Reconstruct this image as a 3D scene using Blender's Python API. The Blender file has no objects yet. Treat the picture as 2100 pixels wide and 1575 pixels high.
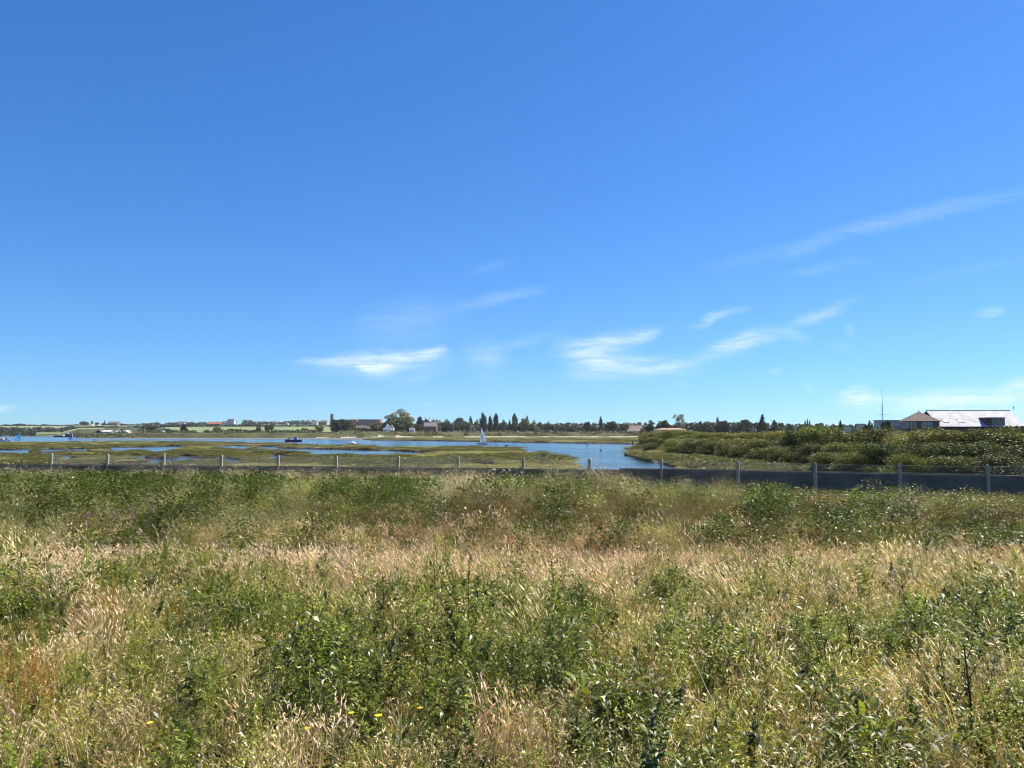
import bpy, math, random
import numpy as np
from mathutils import Vector
R = math.radians
scene = bpy.context.scene
col = scene.collection
random.seed(7)
RNG = np.random.default_rng(7)

# ------------------------------------------------------------------ camera
EYE = 3.8                 # metres above the water of the creek
F = 1578.0                # focal length in pixels of a 2100 px wide frame
HZ = 890.0                # the true horizon's row in that frame
PITCH = math.atan((HZ - 787.5) / F)
cam = bpy.data.cameras.new('camera')
cam.sensor_width = 36.0
cam.lens = 36.0 * F / 2100.0
cam.clip_start = 0.1
cam.clip_end = 20000.0
camo = bpy.data.objects.new('camera', cam)
camo.location = (0, 0, EYE)
camo.rotation_euler = (R(90) + PITCH, 0, 0)
col.objects.link(camo)
scene.camera = camo

# ------------------------------------------------------------------ sun, sky, exposure
SUN_AZ, SUN_EL = 62.0, 56.0          # degrees clockwise from +Y, degrees up
scene.view_settings.view_transform = 'Standard'
scene.view_settings.look = 'None'
scene.view_settings.exposure = 0.86
scene.view_settings.gamma = 1.0
scene.cycles.pixel_filter_type = 'BLACKMAN_HARRIS'
scene.cycles.filter_width = 1.0
sun = bpy.data.lights.new('sun', 'SUN')
sun.energy = 5.0
sun.angle = R(0.53)
sun.color = (1.0, 0.93, 0.80)
suno = bpy.data.objects.new('sun', sun)
sd = Vector((math.sin(R(SUN_AZ)) * math.cos(R(SUN_EL)), math.cos(R(SUN_AZ)) * math.cos(R(SUN_EL)), math.sin(R(SUN_EL))))
suno.rotation_euler = (-sd).to_track_quat('-Z', 'Y').to_euler()
suno.location = (40, 20, 80)
col.objects.link(suno)

world = bpy.data.worlds.new('World')
scene.world = world
world.use_nodes = True
wt = world.node_tree
wt.nodes.clear()


def N(t, kind, **kw):
    n = t.nodes.new(kind)
    for k, v in kw.items():
        if k.startswith('_'):
            setattr(n, k[1:], v)
        else:
            key = int(k[1:]) if k[0] == 'i' and k[1:].isdigit() else k.replace('_', ' ')
            s = n.inputs[key]
            if hasattr(v, 'links') or isinstance(v, bpy.types.NodeSocket):
                t.links.new(v, s)
            else:
                s.default_value = v
    return n


def pxdir(px, py):
    """world direction of a pixel of the 2100 px wide frame"""
    x = (px - 1050.0) / F
    y = (787.5 - py) / F
    c, s = math.cos(PITCH), math.sin(PITCH)
    return (x, c - y * s, s + y * c)


wout = N(wt, 'ShaderNodeOutputWorld')
bg = N(wt, 'ShaderNodeBackground', Strength=0.068)
sky = N(wt, 'ShaderNodeTexSky', _sky_type='NISHITA', _sun_disc=False, _sun_elevation=R(SUN_EL), _sun_rotation=R(SUN_AZ),
        _altitude=10.0, _air_density=1.0, _dust_density=0.2, _ozone_density=3.5)
tc0 = N(wt, 'ShaderNodeTexCoord')
sky_in = N(wt, 'ShaderNodeVectorMath', _operation='MULTIPLY_ADD', i0=tc0.outputs['Generated'], i1=(1, 1, 0.92), i2=(0, 0, 0.035))
wt.links.new(N(wt, 'ShaderNodeVectorMath', _operation='NORMALIZE', i0=sky_in.outputs[0]).outputs[0], sky.inputs[0])
hs = N(wt, 'ShaderNodeHueSaturation', Saturation=1.2, Value=1.0, Color=sky.outputs[0])
hs = N(wt, 'ShaderNodeMix', _data_type='RGBA', _blend_type='MULTIPLY', i0=1.0, i6=hs.outputs[0], i7=(0.68, 0.975, 1.30, 1))
tc = N(wt, 'ShaderNodeTexCoord')
sep = N(wt, 'ShaderNodeSeparateXYZ', Vector=tc.outputs['Generated'])
ymax = N(wt, 'ShaderNodeMath', _operation='MAXIMUM', i0=sep.outputs[1], i1=0.05)
uu = N(wt, 'ShaderNodeMath', _operation='DIVIDE', i0=sep.outputs[0], i1=ymax.outputs[0])
vv = N(wt, 'ShaderNodeMath', _operation='DIVIDE', i0=sep.outputs[2], i1=ymax.outputs[0])
uv = N(wt, 'ShaderNodeCombineXYZ', X=uu.outputs[0], Y=vv.outputs[0])
# wisps: a coarse warp for the outlines, and a fine streaky noise along the wind
wn = N(wt, 'ShaderNodeTexNoise', Vector=uv.outputs[0], Scale=11.0, Detail=9.0, Roughness=0.68)
wv = N(wt, 'ShaderNodeVectorMath', _operation='MULTIPLY_ADD', i0=wn.outputs['Color'], i1=(0.055, 0.022, 0), i2=(-0.0275, -0.011, 0))
uvw = N(wt, 'ShaderNodeVectorMath', _operation='ADD', i0=uv.outputs[0], i1=wv.outputs[0])
sm = N(wt, 'ShaderNodeMapping', _vector_type='POINT', Vector=uvw.outputs[0], Rotation=(0, 0, R(-14)), Scale=(10, 95, 1))
sn = N(wt, 'ShaderNodeTexNoise', Vector=sm.outputs[0], Scale=1.0, Detail=10.0, Roughness=0.7, Distortion=0.9)
smr = N(wt, 'ShaderNodeMapRange', i0=sn.outputs[0], i1=0.32, i2=0.68, i3=0.12, i4=1.0)
STROKES = [
    (775, 743, 150, 17, 3, .75), (884, 724, 32, 8, 14, .6), (770, 757, 55, 17, -4, .4), (665, 743, 70, 6, -2, .4), (820, 735, 100, 10, 8, .5),
    (830, 662, 120, 40, 10, .16), (1020, 612, 120, 11, 13, .22), (995, 735, 50, 30, -25, .27), (1070, 702, 80, 9, 15, .2), (870, 770, 70, 10, 13, .2),
    (1000, 552, 60, 8, 18, .1), (1245, 703, 115, 16, 12, .6), (1195, 722, 65, 17, -24, .5), (1225, 742, 80, 30, 8, .36), (1330, 748, 120, 16, -2, .7),
    (1250, 769, 100, 10, 0, .25), (1325, 687, 45, 9, 12, .5), (1500, 714, 95, 14, 17, .52), (1545, 694, 95, 15, 12, .34), (1685, 643, 85, 11, 24, .36),
    (1630, 690, 35, 10, -4, .25), (1448, 657, 38, 9, 24, .45), (1490, 641, 60, 7, 8, .28), (1640, 507, 210, 13, 14, .17), (1900, 437, 260, 14, 12, .21),
    (1690, 547, 110, 9, 9, .12), (2000, 550, 160, 9, 10, .07), (2027, 640, 38, 8, 12, .33), (1738, 677, 16, 12, 40, .3), (1592, 763, 20, 5, 0, .3),
    (1664, 800, 12, 8, 10, .25), (1722, 712, 34, 8, 0, .12), (1767, 818, 62, 15, 2, .95), (1757, 802, 30, 9, 15, .5), (1930, 816, 160, 17, 5, .6),
    (2090, 797, 75, 17, 24, .7), (2000, 836, 220, 24, 0, .45), (8, 834, 28, 7, 0, .55), (883, 829, 12, 4, 0, .2), (1390, 786, 26, 4, -4, .2)]
acc = None
for (cx, cy, a, b, ang, inten) in STROKES:
    d = pxdir(cx, cy)
    mp = N(wt, 'ShaderNodeMapping', _vector_type='TEXTURE', Vector=uvw.outputs[0], Location=(d[0] / d[1], d[2] / d[1], 0),
           Rotation=(0, 0, R(ang)), Scale=(a / F * 1.3, b / F * 1.9, 1))
    ln = N(wt, 'ShaderNodeVectorMath', _operation='LENGTH', i0=mp.outputs[0])
    mr = N(wt, 'ShaderNodeMapRange', _interpolation_type='SMOOTHSTEP', i0=ln.outputs['Value'], i1=1.0, i2=0.0, i3=0.0, i4=inten)
    if acc is None:
        acc = mr.outputs[0]
    else:
        acc = N(wt, 'ShaderNodeMath', _operation='ADD', i0=acc, i1=mr.outputs[0]).outputs[0]
front = N(wt, 'ShaderNodeMath', _operation='GREATER_THAN', i0=sep.outputs[1], i1=0.06)
dens = N(wt, 'ShaderNodeMath', _operation='MULTIPLY', i0=acc, i1=smr.outputs[0])
dens2 = N(wt, 'ShaderNodeMath', _operation='MULTIPLY', i0=dens.outputs[0], i1=front.outputs[0], _use_clamp=True)
cmix = N(wt, 'ShaderNodeMix', _data_type='RGBA', i0=dens2.outputs[0], i6=hs.outputs[2], i7=(8.0, 9.0, 9.3, 1))
wt.links.new(cmix.outputs[2], bg.inputs[0])
wt.links.new(bg.outputs[0], wout.inputs[0])


# ------------------------------------------------------------------ helpers
def proj(x, y, z):
    """pixel (2100 px frame) of a world point, only used to measure where things stand"""
    c, s = math.cos(PITCH), math.sin(PITCH)
    dz = z - EYE
    w = y * c + dz * s
    return 1050 + F * x / w, 787.5 - F * (dz * c - y * s) / w


def at(px, py, Y):
    d = pxdir(px, py)
    k = Y / d[1]
    return Vector((d[0] * k, Y, EYE + d[2] * k))


def xat(px, Y):
    return pxdir(px, HZ)[0] / pxdir(px, HZ)[1] * Y


def zat(py, Y):
    return at(1050, py, Y).z


def ss(a, b, x):
    t = np.clip((x - a) / (b - a), 0, 1)
    return t * t * (3 - 2 * t)


_P = np.random.default_rng(3).random((256, 256))


def vnoise(x, y):
    x = np.asarray(x, float); y = np.asarray(y, float)
    xi = np.floor(x).astype(int); yi = np.floor(y).astype(int)
    fx = x - xi; fy = y - yi
    fx = fx * fx * (3 - 2 * fx); fy = fy * fy * (3 - 2 * fy)
    a = _P[xi % 256, yi % 256]; b = _P[(xi + 1) % 256, yi % 256]
    c = _P[xi % 256, (yi + 1) % 256]; d = _P[(xi + 1) % 256, (yi + 1) % 256]
    return (a * (1 - fx) + b * fx) * (1 - fy) + (c * (1 - fx) + d * fx) * fy


def fbm(x, y, o=4):
    s = 0; a = 0.5; t = 0
    for k in range(o):
        s = s + a * vnoise(x * 2 ** k + 17 * k, y * 2 ** k + 31 * k); t += a; a *= 0.5
    return s / t


def inpoly(px, py, poly):
    ins = np.zeros(px.shape, bool)
    n = len(poly)
    for i in range(n):
        x1, y1 = poly[i]; x2, y2 = poly[(i + 1) % n]
        if y1 == y2:
            continue
        c = ((y1 > py) != (y2 > py)) & (px < (x2 - x1) * (py - y1) / (y2 - y1) + x1)
        ins ^= c
    return ins


def tag(o, label=None, cat=None, group=None, kind=None):
    if label: o['label'] = label
    if cat: o['category'] = cat
    if group: o['group'] = group
    if kind: o['kind'] = kind
    return o


def empty(name, loc, label=None, cat=None, group=None, rz=0.0):
    o = bpy.data.objects.new(name, None)
    o.empty_display_size = 0.3
    o.location = loc
    o.rotation_euler = (0, 0, rz)
    col.objects.link(o)
    return tag(o, label, cat, group)


def mesh_np(name, v, f, mats, parent=None, cols=None, smooth=False, link=True, matidx=None):
    """v (n,3); f: list of (m,k) int arrays"""
    me = bpy.data.meshes.new(name)
    v = np.asarray(v, np.float32)
    fl = [np.asarray(a, np.int32) for a in (f if isinstance(f, list) else [f])]
    me.vertices.add(len(v)); me.vertices.foreach_set('co', v.ravel())
    loops = np.concatenate([a.ravel() for a in fl])
    tot = np.concatenate([np.full(len(a), a.shape[1], np.int32) for a in fl])
    st = np.concatenate([[0], np.cumsum(tot)[:-1]]).astype(np.int32)
    me.loops.add(len(loops)); me.loops.foreach_set('vertex_index', loops)
    me.polygons.add(len(tot)); me.polygons.foreach_set('loop_start', st)
    try:
        me.polygons.foreach_set('loop_total', tot)
    except Exception:
        pass
    if matidx is not None:
        me.polygons.foreach_set('material_index', np.asarray(matidx, np.int32))
    if smooth:
        me.polygons.foreach_set('use_smooth', np.ones(len(tot), bool))
    if cols is not None:
        a = me.attributes.new('tint', 'FLOAT_COLOR', 'POINT')
        c = np.ones((len(v), 4), np.float32); c[:, :3] = cols
        a.data.foreach_set('color', c.ravel())
    for m in (mats if isinstance(mats, (list, tuple)) else [mats]):
        me.materials.append(m)
    me.update(calc_edges=True)
    o = bpy.data.objects.new(name, me)
    if link:
        col.objects.link(o)
    if parent is not None:
        o.parent = parent
    return o


class MB:
    """collects plain solids and links them as one mesh"""
    def __init__(s):
        s.v = []; s.f = []; s.mi = []; s.cur = 0

    def face(s, pts):
        b = len(s.v); s.v += [tuple(p) for p in pts]; s.f.append(tuple(range(b, b + len(pts)))); s.mi.append(s.cur)
        return s

    def hull8(s, p):
        b = len(s.v); s.v += [tuple(q) for q in p]
        for q in ((0, 3, 2, 1), (4, 5, 6, 7), (0, 1, 5, 4), (1, 2, 6, 5), (2, 3, 7, 6), (3, 0, 4, 7)):
            s.f.append(tuple(b + i for i in q)); s.mi.append(s.cur)
        return s

    def box(s, x0, x1, y0, y1, z0, z1):
        return s.hull8([(x0, y0, z0), (x1, y0, z0), (x1, y1, z0), (x0, y1, z0), (x0, y0, z1), (x1, y0, z1), (x1, y1, z1), (x0, y1, z1)])

    def tube(s, pts, rad, n=6, cap=True):
        pts = [Vector(p) for p in pts]
        if not hasattr(rad, '__len__'):
            rad = [rad] * len(pts)
        b = len(s.v)
        for i, p in enumerate(pts):
            t = (pts[min(i + 1, len(pts) - 1)] - pts[max(i - 1, 0)]).normalized()
            u = t.cross(Vector((0.13, 0.07, 1)) if abs(t.z) < 0.95 else Vector((1, 0, 0))).normalized()
            w = t.cross(u)
            for k in range(n):
                a = 2 * math.pi * k / n
                s.v.append(tuple(p + (u * math.cos(a) + w * math.sin(a)) * rad[i]))
        for i in range(len(pts) - 1):
            for k in range(n):
                s.f.append((b + i * n + k, b + i * n + (k + 1) % n, b + (i + 1) * n + (k + 1) % n, b + (i + 1) * n + k)); s.mi.append(s.cur)
        if cap:
            s.f.append(tuple(b + k for k in range(n))[::-1]); s.mi.append(s.cur)
            s.f.append(tuple(b + (len(pts) - 1) * n + k for k in range(n))); s.mi.append(s.cur)
        return s

    def prism(s, poly, axis, a0, a1):
        """extrude a 2D polygon along axis 'x' or 'y'"""
        if axis == 'x':
            A = [(a0, p[0], p[1]) for p in poly]; B = [(a1, p[0], p[1]) for p in poly]
        elif axis == 'y':
            A = [(p[0], a0, p[1]) for p in poly]; B = [(p[0], a1, p[1]) for p in poly]
        else:
            A = [(p[0], p[1], a0) for p in poly]; B = [(p[0], p[1], a1) for p in poly]
        b = len(s.v); n = len(poly); s.v += A + B
        s.f.append(tuple(range(b, b + n))[::-1]); s.mi.append(s.cur)
        s.f.append(tuple(range(b + n, b + 2 * n))); s.mi.append(s.cur)
        for i in range(n):
            j = (i + 1) % n
            s.f.append((b + i, b + j, b + n + j, b + n + i)); s.mi.append(s.cur)
        return s

    def build(s, name, mat, parent=None, smooth=False, bevel=0.0):
        me = bpy.data.meshes.new(name)
        me.from_pydata(s.v, [], s.f)
        for m in (mat if isinstance(mat, (list, tuple)) else [mat]):
            me.materials.append(m)
        me.polygons.foreach_set('material_index', s.mi)
        if smooth:
            me.polygons.foreach_set('use_smooth', [True] * len(me.polygons))
        import bmesh
        bm = bmesh.new(); bm.from_mesh(me)
        bmesh.ops.recalc_face_normals(bm, faces=bm.faces)
        bm.to_mesh(me); bm.free()
        me.update()
        o = bpy.data.objects.new(name, me)
        col.objects.link(o)
        if parent is not None:
            o.parent = parent
        if bevel:
            md = o.modifiers.new('bevel', 'BEVEL'); md.width = bevel; md.segments = 2
        return o


def copy_tree(o, parent=None):
    c = o.copy(); col.objects.link(c)
    if parent is not None:
        c.parent = parent
    for ch in list(o.children):
        copy_tree(ch, c)
    return c


# ------------------------------------------------------------------ materials
def mat(name, c, rough=0.7, var=0.0, scale=4.0, metal=0.0, c2=None, spec=0.4, bump=0.0, bscale=30.0, coords='Object'):
    m = bpy.data.materials.new(name); m.use_nodes = True
    t = m.node_tree
    p = t.nodes['Principled BSDF']
    p.inputs['Roughness'].default_value = rough
    p.inputs['Metallic'].default_value = metal
    p.inputs['Specular IOR Level'].default_value = spec
    p.inputs['Base Color'].default_value = (*c, 1)
    tcn = N(t, 'ShaderNodeTexCoord')
    if var or c2:
        n = N(t, 'ShaderNodeTexNoise', Vector=tcn.outputs[coords], Scale=scale, Detail=6.0, Roughness=0.6)
        mr = N(t, 'ShaderNodeMapRange', i0=n.outputs[0], i1=0.3, i2=0.7, i3=0.0, i4=1.0)
        a = tuple(x * (1 - var) for x in c); b = c2 or tuple(min(1, x * (1 + var)) for x in c)
        mx = N(t, 'ShaderNodeMix', _data_type='RGBA', i0=mr.outputs[0], i6=(*a, 1), i7=(*b, 1))
        t.links.new(mx.outputs[2], p.inputs['Base Color'])
    if bump:
        n2 = N(t, 'ShaderNodeTexNoise', Vector=tcn.outputs[coords], Scale=bscale, Detail=5.0)
        bn = N(t, 'ShaderNodeBump', Strength=bump, Distance=0.02, Height=n2.outputs[0])
        t.links.new(bn.outputs[0], p.inputs['Normal'])
    return m


def foliage_mat(name, trans=0.3, gloss=0.06, grough=0.42, gain=1.12, vary=0.35):
    """leaf colour from the mesh's tint attribute, times the object's colour, with a little difference between copies"""
    m = bpy.data.materials.new(name); m.use_nodes = True
    t = m.node_tree; t.nodes.clear()
    at_ = N(t, 'ShaderNodeAttribute', _attribute_name='tint')
    oi = N(t, 'ShaderNodeObjectInfo')
    m0 = N(t, 'ShaderNodeMix', _data_type='RGBA', _blend_type='MULTIPLY', i0=1.0, i6=at_.outputs['Color'], i7=(1.07, 1.0, 0.86, 1))
    m1 = N(t, 'ShaderNodeMix', _data_type='RGBA', _blend_type='MULTIPLY', i0=1.0, i6=m0.outputs[2], i7=oi.outputs['Color'])
    rv = N(t, 'ShaderNodeMapRange', i0=oi.outputs['Random'], i1=0.0, i2=1.0, i3=(1 - vary) * gain, i4=(1 + vary) * gain)
    rh = N(t, 'ShaderNodeMath', _operation='MULTIPLY', i0=oi.outputs['Random'], i1=7.31)
    rf = N(t, 'ShaderNodeMath', _operation='FRACT', i0=rh.outputs[0])
    hh = N(t, 'ShaderNodeMapRange', i0=rf.outputs[0], i1=0.0, i2=1.0, i3=0.485, i4=0.505)
    hsn = N(t, 'ShaderNodeHueSaturation', Hue=hh.outputs[0], Value=rv.outputs[0], Color=m1.outputs[2])
    df = N(t, 'ShaderNodeBsdfDiffuse', Color=hsn.outputs[0])
    tcol = N(t, 'ShaderNodeMix', _data_type='RGBA', _blend_type='MULTIPLY', i0=1.0, i6=hsn.outputs[0], i7=(1.25, 1.35, 0.6, 1))
    tr = N(t, 'ShaderNodeBsdfTranslucent', Color=tcol.outputs[2])
    mx = N(t, 'ShaderNodeMixShader', i0=trans, i1=df.outputs[0], i2=tr.outputs[0])
    gl = N(t, 'ShaderNodeBsdfGlossy', Roughness=grough, Color=(0.9, 0.95, 1, 1))
    mg = N(t, 'ShaderNodeMixShader', i0=gloss, i1=mx.outputs[0], i2=gl.outputs[0])
    o = N(t, 'ShaderNodeOutputMaterial', Surface=mg.outputs[0])
    return m


M_LEAF = foliage_mat('leaf', 0.36, 0.03, 0.45)
M_GRASS = foliage_mat('grass_blade', 0.32, 0.035, 0.4)
M_TREE = foliage_mat('tree_leaf', 0.22, 0.03, 0.5, vary=0.12)
M_BARK = mat('bark', (0.12, 0.095, 0.07), 0.9, 0.4, 6.0)
M_WHITE = mat('white_paint', (0.78, 0.78, 0.76), 0.45, 0.05, 3.0)
M_CREAM = mat('cream_render', (0.62, 0.58, 0.48), 0.8, 0.08, 0.4)
M_BRICK = mat('brick', (0.30, 0.15, 0.10), 0.9, 0.2, 1.5)
M_REDBRICK = mat('orange_brick', (0.34, 0.14, 0.085), 0.9, 0.15, 1.0)
M_DARK = mat('dark_board', (0.035, 0.033, 0.035), 0.7, 0.2, 2.0)
M_GLASS = mat('window_glass', (0.03, 0.04, 0.05), 0.08, spec=0.8)
M_ROOFGREY = mat('grey_slate', (0.16, 0.15, 0.15), 0.7, 0.2, 1.0)
M_ROOFBROWN = mat('brown_tile', (0.125, 0.09, 0.076), 0.85, 0.18, 0.8)
M_ROOFRED = mat('red_tile', (0.30, 0.11, 0.06), 0.85, 0.15, 0.6)
M_ROOFORANGE = mat('orange_tile', (0.36, 0.215, 0.15), 0.85, 0.15, 0.6)
M_METAL = mat('grey_metal', (0.35, 0.36, 0.37), 0.4, metal=0.6)

# ------------------------------------------------------------------ terrain: field, marsh, far shore and hills
def field_z(x, y):
    z = np.interp(y, [-10, 2, 5, 9, 12, 14.3, 16.2, 18.5, 23, 28, 36, 45, 58, 70], [2.12, 2.12, 2.05, 1.8, 1.5, 1.33, 1.72, 1.92, 1.72, 1.48, 1.25, 0.75, 0.3, -0.6])
    z = z + (fbm(x * 0.35 + 5, y * 0.35) - 0.5) * 0.28 * ss(3, 9, y) + (fbm(x * 1.7 + 9, y * 1.7) - 0.5) * 0.10
    # the low spoil bank is lumpier on the right
    z = z + 0.35 * np.exp(-((x - 10.2) / 2.2) ** 2 - ((y - 18.0) / 1.8) ** 2) - 0.28 * ss(3, 10, x) * ss(16.5, 19.5, y) * (1 - ss(22, 30, y) * .6)
    return z


WATER = [
    [(-600, 860), (1321, 860), (1319, 919), (1300, 922), (1280, 928), (1270, 931), (1285, 935), (1300, 938), (1314, 944), (1340, 950), (1385, 956.5),
     (1398, 962), (1404, 990), (1180, 990), (1180, 958), (1173, 946), (1163, 937.5), (1145, 934.5), (1130, 934.5), (1124, 941), (1096, 944), (1085, 941),
     (1088, 937), (1120, 936), (1131, 933.5), (1127, 929), (1110, 927.5), (1090, 928.3), (1076, 928.5), (1070, 926), (1083, 923.5), (1075, 919.5), (1060, 917.5),
     (1000, 915.8), (900, 915.2), (780, 915.8), (775, 913.8), (740, 912.2), (700, 910.5), (640, 910), (600, 909), (560, 907.8), (450, 905.3), (350, 904.3),
     (250, 904.3), (120, 905.2), (0, 906), (-600, 908)],
    [(-200, 925), (0, 923.3), (50, 922), (60, 919.5), (78, 919), (84, 921.6), (110, 922), (180, 921), (190, 918.5), (230, 918), (300, 917.5), (335, 916.5),
     (350, 915.5), (385, 915.5), (390, 917.5), (360, 921), (352, 924.5), (330, 927), (305, 926), (300, 923), (265, 925), (235, 925.5), (212, 929), (190, 926.2),
     (150, 925.8), (110, 929), (95, 934), (85, 934.6), (70, 932.7), (40, 932), (0, 932.5), (-200, 935)],
    [(112, 935), (130, 933.6), (200, 934.4), (205, 935.2), (170, 937), (150, 940), (130, 939.5), (115, 937)],
    [(130, 943.2), (150, 942), (165, 941), (200, 942.6), (160, 945.7), (135, 945.5)],
    [(150, 913.3), (190, 912.8), (206, 914.4), (180, 914.9)],
    [(262, 936), (300, 934.8), (320, 936), (310, 940), (280, 941)],
    [(283, 943), (330, 941), (350, 942), (370, 941), (372, 937), (364, 933), (376, 932), (379, 935), (395, 937), (418, 939.2), (415, 942.5), (395, 946), (380, 949),
     (350, 949.8), (320, 948), (300, 945)],
    [(437, 918), (465, 915), (475, 914.2), (500, 915), (560, 915.7), (592, 916), (570, 918), (565, 921), (600, 920.8), (640, 921.3), (700, 922.6), (760, 923.8),
     (830, 925.5), (860, 928), (892, 929.5), (860, 931.2), (820, 932.8), (790, 935), (760, 933), (720, 930.5), (660, 929.8), (630, 929), (615, 926.5), (590, 924.8),
     (560, 924), (550, 920.5), (500, 921), (470, 920), (440, 919.7)],
    [(494, 929.5), (505, 926), (530, 925.3), (553, 925.3), (530, 928.2), (510, 930), (500, 931)],
    [(545, 937), (565, 934), (600, 932.8), (603, 936), (585, 940), (560, 944), (548, 943)],
    [(438, 946), (470, 943.3), (500, 943.3), (512, 947), (540, 949), (520, 950.3), (470, 950.3), (450, 949)],
]
ISLES = [[(66, 928), (75, 926.3), (92, 926.6), (88, 928.5), (72, 929)], [(186, 922.5), (196, 920.2), (222, 920.5), (232, 922), (215, 923.6), (195, 923.6)],
         [(508, 918), (525, 916.6), (536, 917.3), (528, 918.6)], [(146, 935.3), (158, 934.6), (170, 935.2), (158, 936.2)]]


def shore(px):
    """distance of the far water's edge"""
    return np.interp(px, [-600, 128, 150, 165, 350, 640, 745, 765, 850, 950, 1100, 1200, 1290, 1330, 2700],
                     [1240, 1190, 980, 640, 560, 540, 520, 452, 430, 378, 330, 300, 282, 280, 280])


def wall_foot(px):
    """distance of the foot of the far sea wall"""
    return np.interp(px, [0, 128, 165, 350, 640, 700, 830], [1290, 1290, 735, 655, 635, 640, 740])


def bank_foot(d):
    return np.interp(d, [30, 50, 89, 140, 185, 200], [33.5, 33, 31, 30, 29.5, 30])


def skyz(px):
    """height of the far ridge"""
    return np.interp(px, [-600, 0, 200, 350, 450, 700, 850, 1100, 1400, 2700], [27, 28, 29.5, 29, 30.5, 31, 24, 14, 9, 8])


def land_z(px, d):
    """ground height for grid vertices given by picture column and distance"""
    dp = d
    x = (px - 1050) / F * dp
    warp = (fbm(x * 0.22, d * 0.05 + 3) - 0.5)
    py0 = HZ + F * EYE / d
    py4 = HZ + F * (EYE - 0.42) / d
    wx = px + warp * 22 + (fbm(x * 0.9, d * 0.3, 2) - .5) * 6
    wy = (fbm(px * 0.03 + 8, d * 0.06) - 0.5) * 1.6
    w = np.zeros(px.shape, bool)
    for i, poly in enumerate(WATER):
        k = 0.35 if i == 0 else 1.0
        ww = inpoly(px + (wx - px) * k, py0 + wy * k, poly) | inpoly(px + (wx - px) * k, py4 + wy * k, poly)
        w |= ww
    pn = fbm(x * .045 + 11, d * .022 + 5, 4) + (fbm(x * .4, d * .2, 2) - .5) * .05
    w |= (pn > .655) & (d > 75) & (d < 330) & (px < 1040) & (x < bank_foot(d) - 8)
    for poly in ISLES:
        w &= ~(inpoly(wx, py0, poly) | inpoly(wx, py4, poly))
    w |= (d < 62) & (px > 1180) & (px < 1400)
    # marsh platform with hummocks and runnels
    hum = fbm(x * 0.35, d * 0.22, 4)
    run = np.abs(fbm(x * 0.06 + 40, d * 0.035 + 9, 4) - 0.5)
    run2 = np.abs(fbm(x * 0.13 + 4, d * 0.07 + 29, 3) - 0.5)
    z = 0.44 + (hum - 0.5) * 0.5 - 0.36 * np.exp(-(run / 0.016) ** 2) * ss(70, 110, d) - 0.22 * np.exp(-(run2 / 0.03) ** 2) * ss(60, 90, d)
    z = np.where(w, -0.45, z)
    # sea bank with shrubs on the right, going away from us
    bf = bank_foot(d)
    e = x - bf
    bank = 0.35 + 2.1 * ss(-1, 6.5, e)
    bank = bank + (fbm(x * 0.3, d * 0.3) - 0.5) * 0.5
    fade = 1 - ss(186, 200, d)
    bz = np.where(e > -1, bank, -9) * 1.0
    back = 2.45 + 0.9 * ss(20, 60, e)
    bz = np.where(e > 9, back, bz)
    near_r = (e > -1) & (d < 200)
    z = np.where(near_r, np.maximum(z, bz), z)
    # land behind the bank (px right of the tip)
    behind = (px > 1322) & (d >= 196)
    z = np.where(behind, 2.6 + ss(200, 300, d) * 0.6, z)
    # far shore
    sh = shore(px + (fbm(px * 0.05, d * 0) - 0.5) * 18) * (1 + (fbm(px * 0.04 + 3, d * 0, 4) - 0.5) * 0.05)
    far = d > sh
    spit = (px > 745)
    d1 = wall_foot(px)     # foot of the sea wall
    d1 = np.where((px > 1322), 400.0, d1)
    crest = np.where(px > 700, 6.2, np.where(px > 158, 4.9, 4.4))
    crest = np.where(px > 1322, 3.6, crest)
    fz = np.where(d < d1 + 0.01, np.where(spit, 0.62 + (fbm(x * 0.05, d * 0.03) - .5) * 0.3 + 0.9 * ss(0, 1, (d - d1 + 34) / 34), 0.05 + 0.4 * ss(0, 1, (d - sh) / 90)), 0.5)
    fz = np.where((d >= d1 + .01) & spit, 1.52, fz)
    fz = fz + (crest - np.where(spit, 1.52, 0.5)) * ss(0, 1, (d - d1) / 38.0)
    inner = crest - 1.6
    fz = np.where(d > d1 + 45, np.maximum(inner, crest - (d - d1 - 45) * 0.1), fz)
    h0 = d1 + 110
    hz = inner + (skyz(px) - inner) * np.clip((d - h0) / (2250 - h0), 0, 1) + (fbm(x * 0.004, d * 0.004) - .5) * 1.6 * ss(1000, 1600, d)
    hz = np.where(d > 2250, skyz(px) - (d - 2250) * 0.004, hz)
    fz = np.where(d > h0, np.maximum(hz, inner), fz)
    fz = fz + (fbm(x * 0.12, d * 0.05) - 0.5) * 0.5 * ss(d1 + 2, d1 + 20, d)
    z = np.where(far & ~behind, fz, z)
    z = np.where(behind, np.maximum(z, np.where(d > 600, hz, z)), z)
    return z


cols_px = np.concatenate([np.linspace(-900, -170, 40)[:-1], np.arange(-170, 2272, 1.6), np.linspace(2272, 3000, 30)[1:]])
rows_d = np.concatenate([np.exp(np.arange(math.log(44), math.log(700), 0.0085)), np.exp(np.arange(math.log(700), math.log(9000), 0.02))])
PX, DD = np.meshgrid(cols_px, rows_d)
Z = land_z(PX, DD)
Z = np.where(DD > 2800, Z - (DD - 2800) * 0.012, Z)
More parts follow.
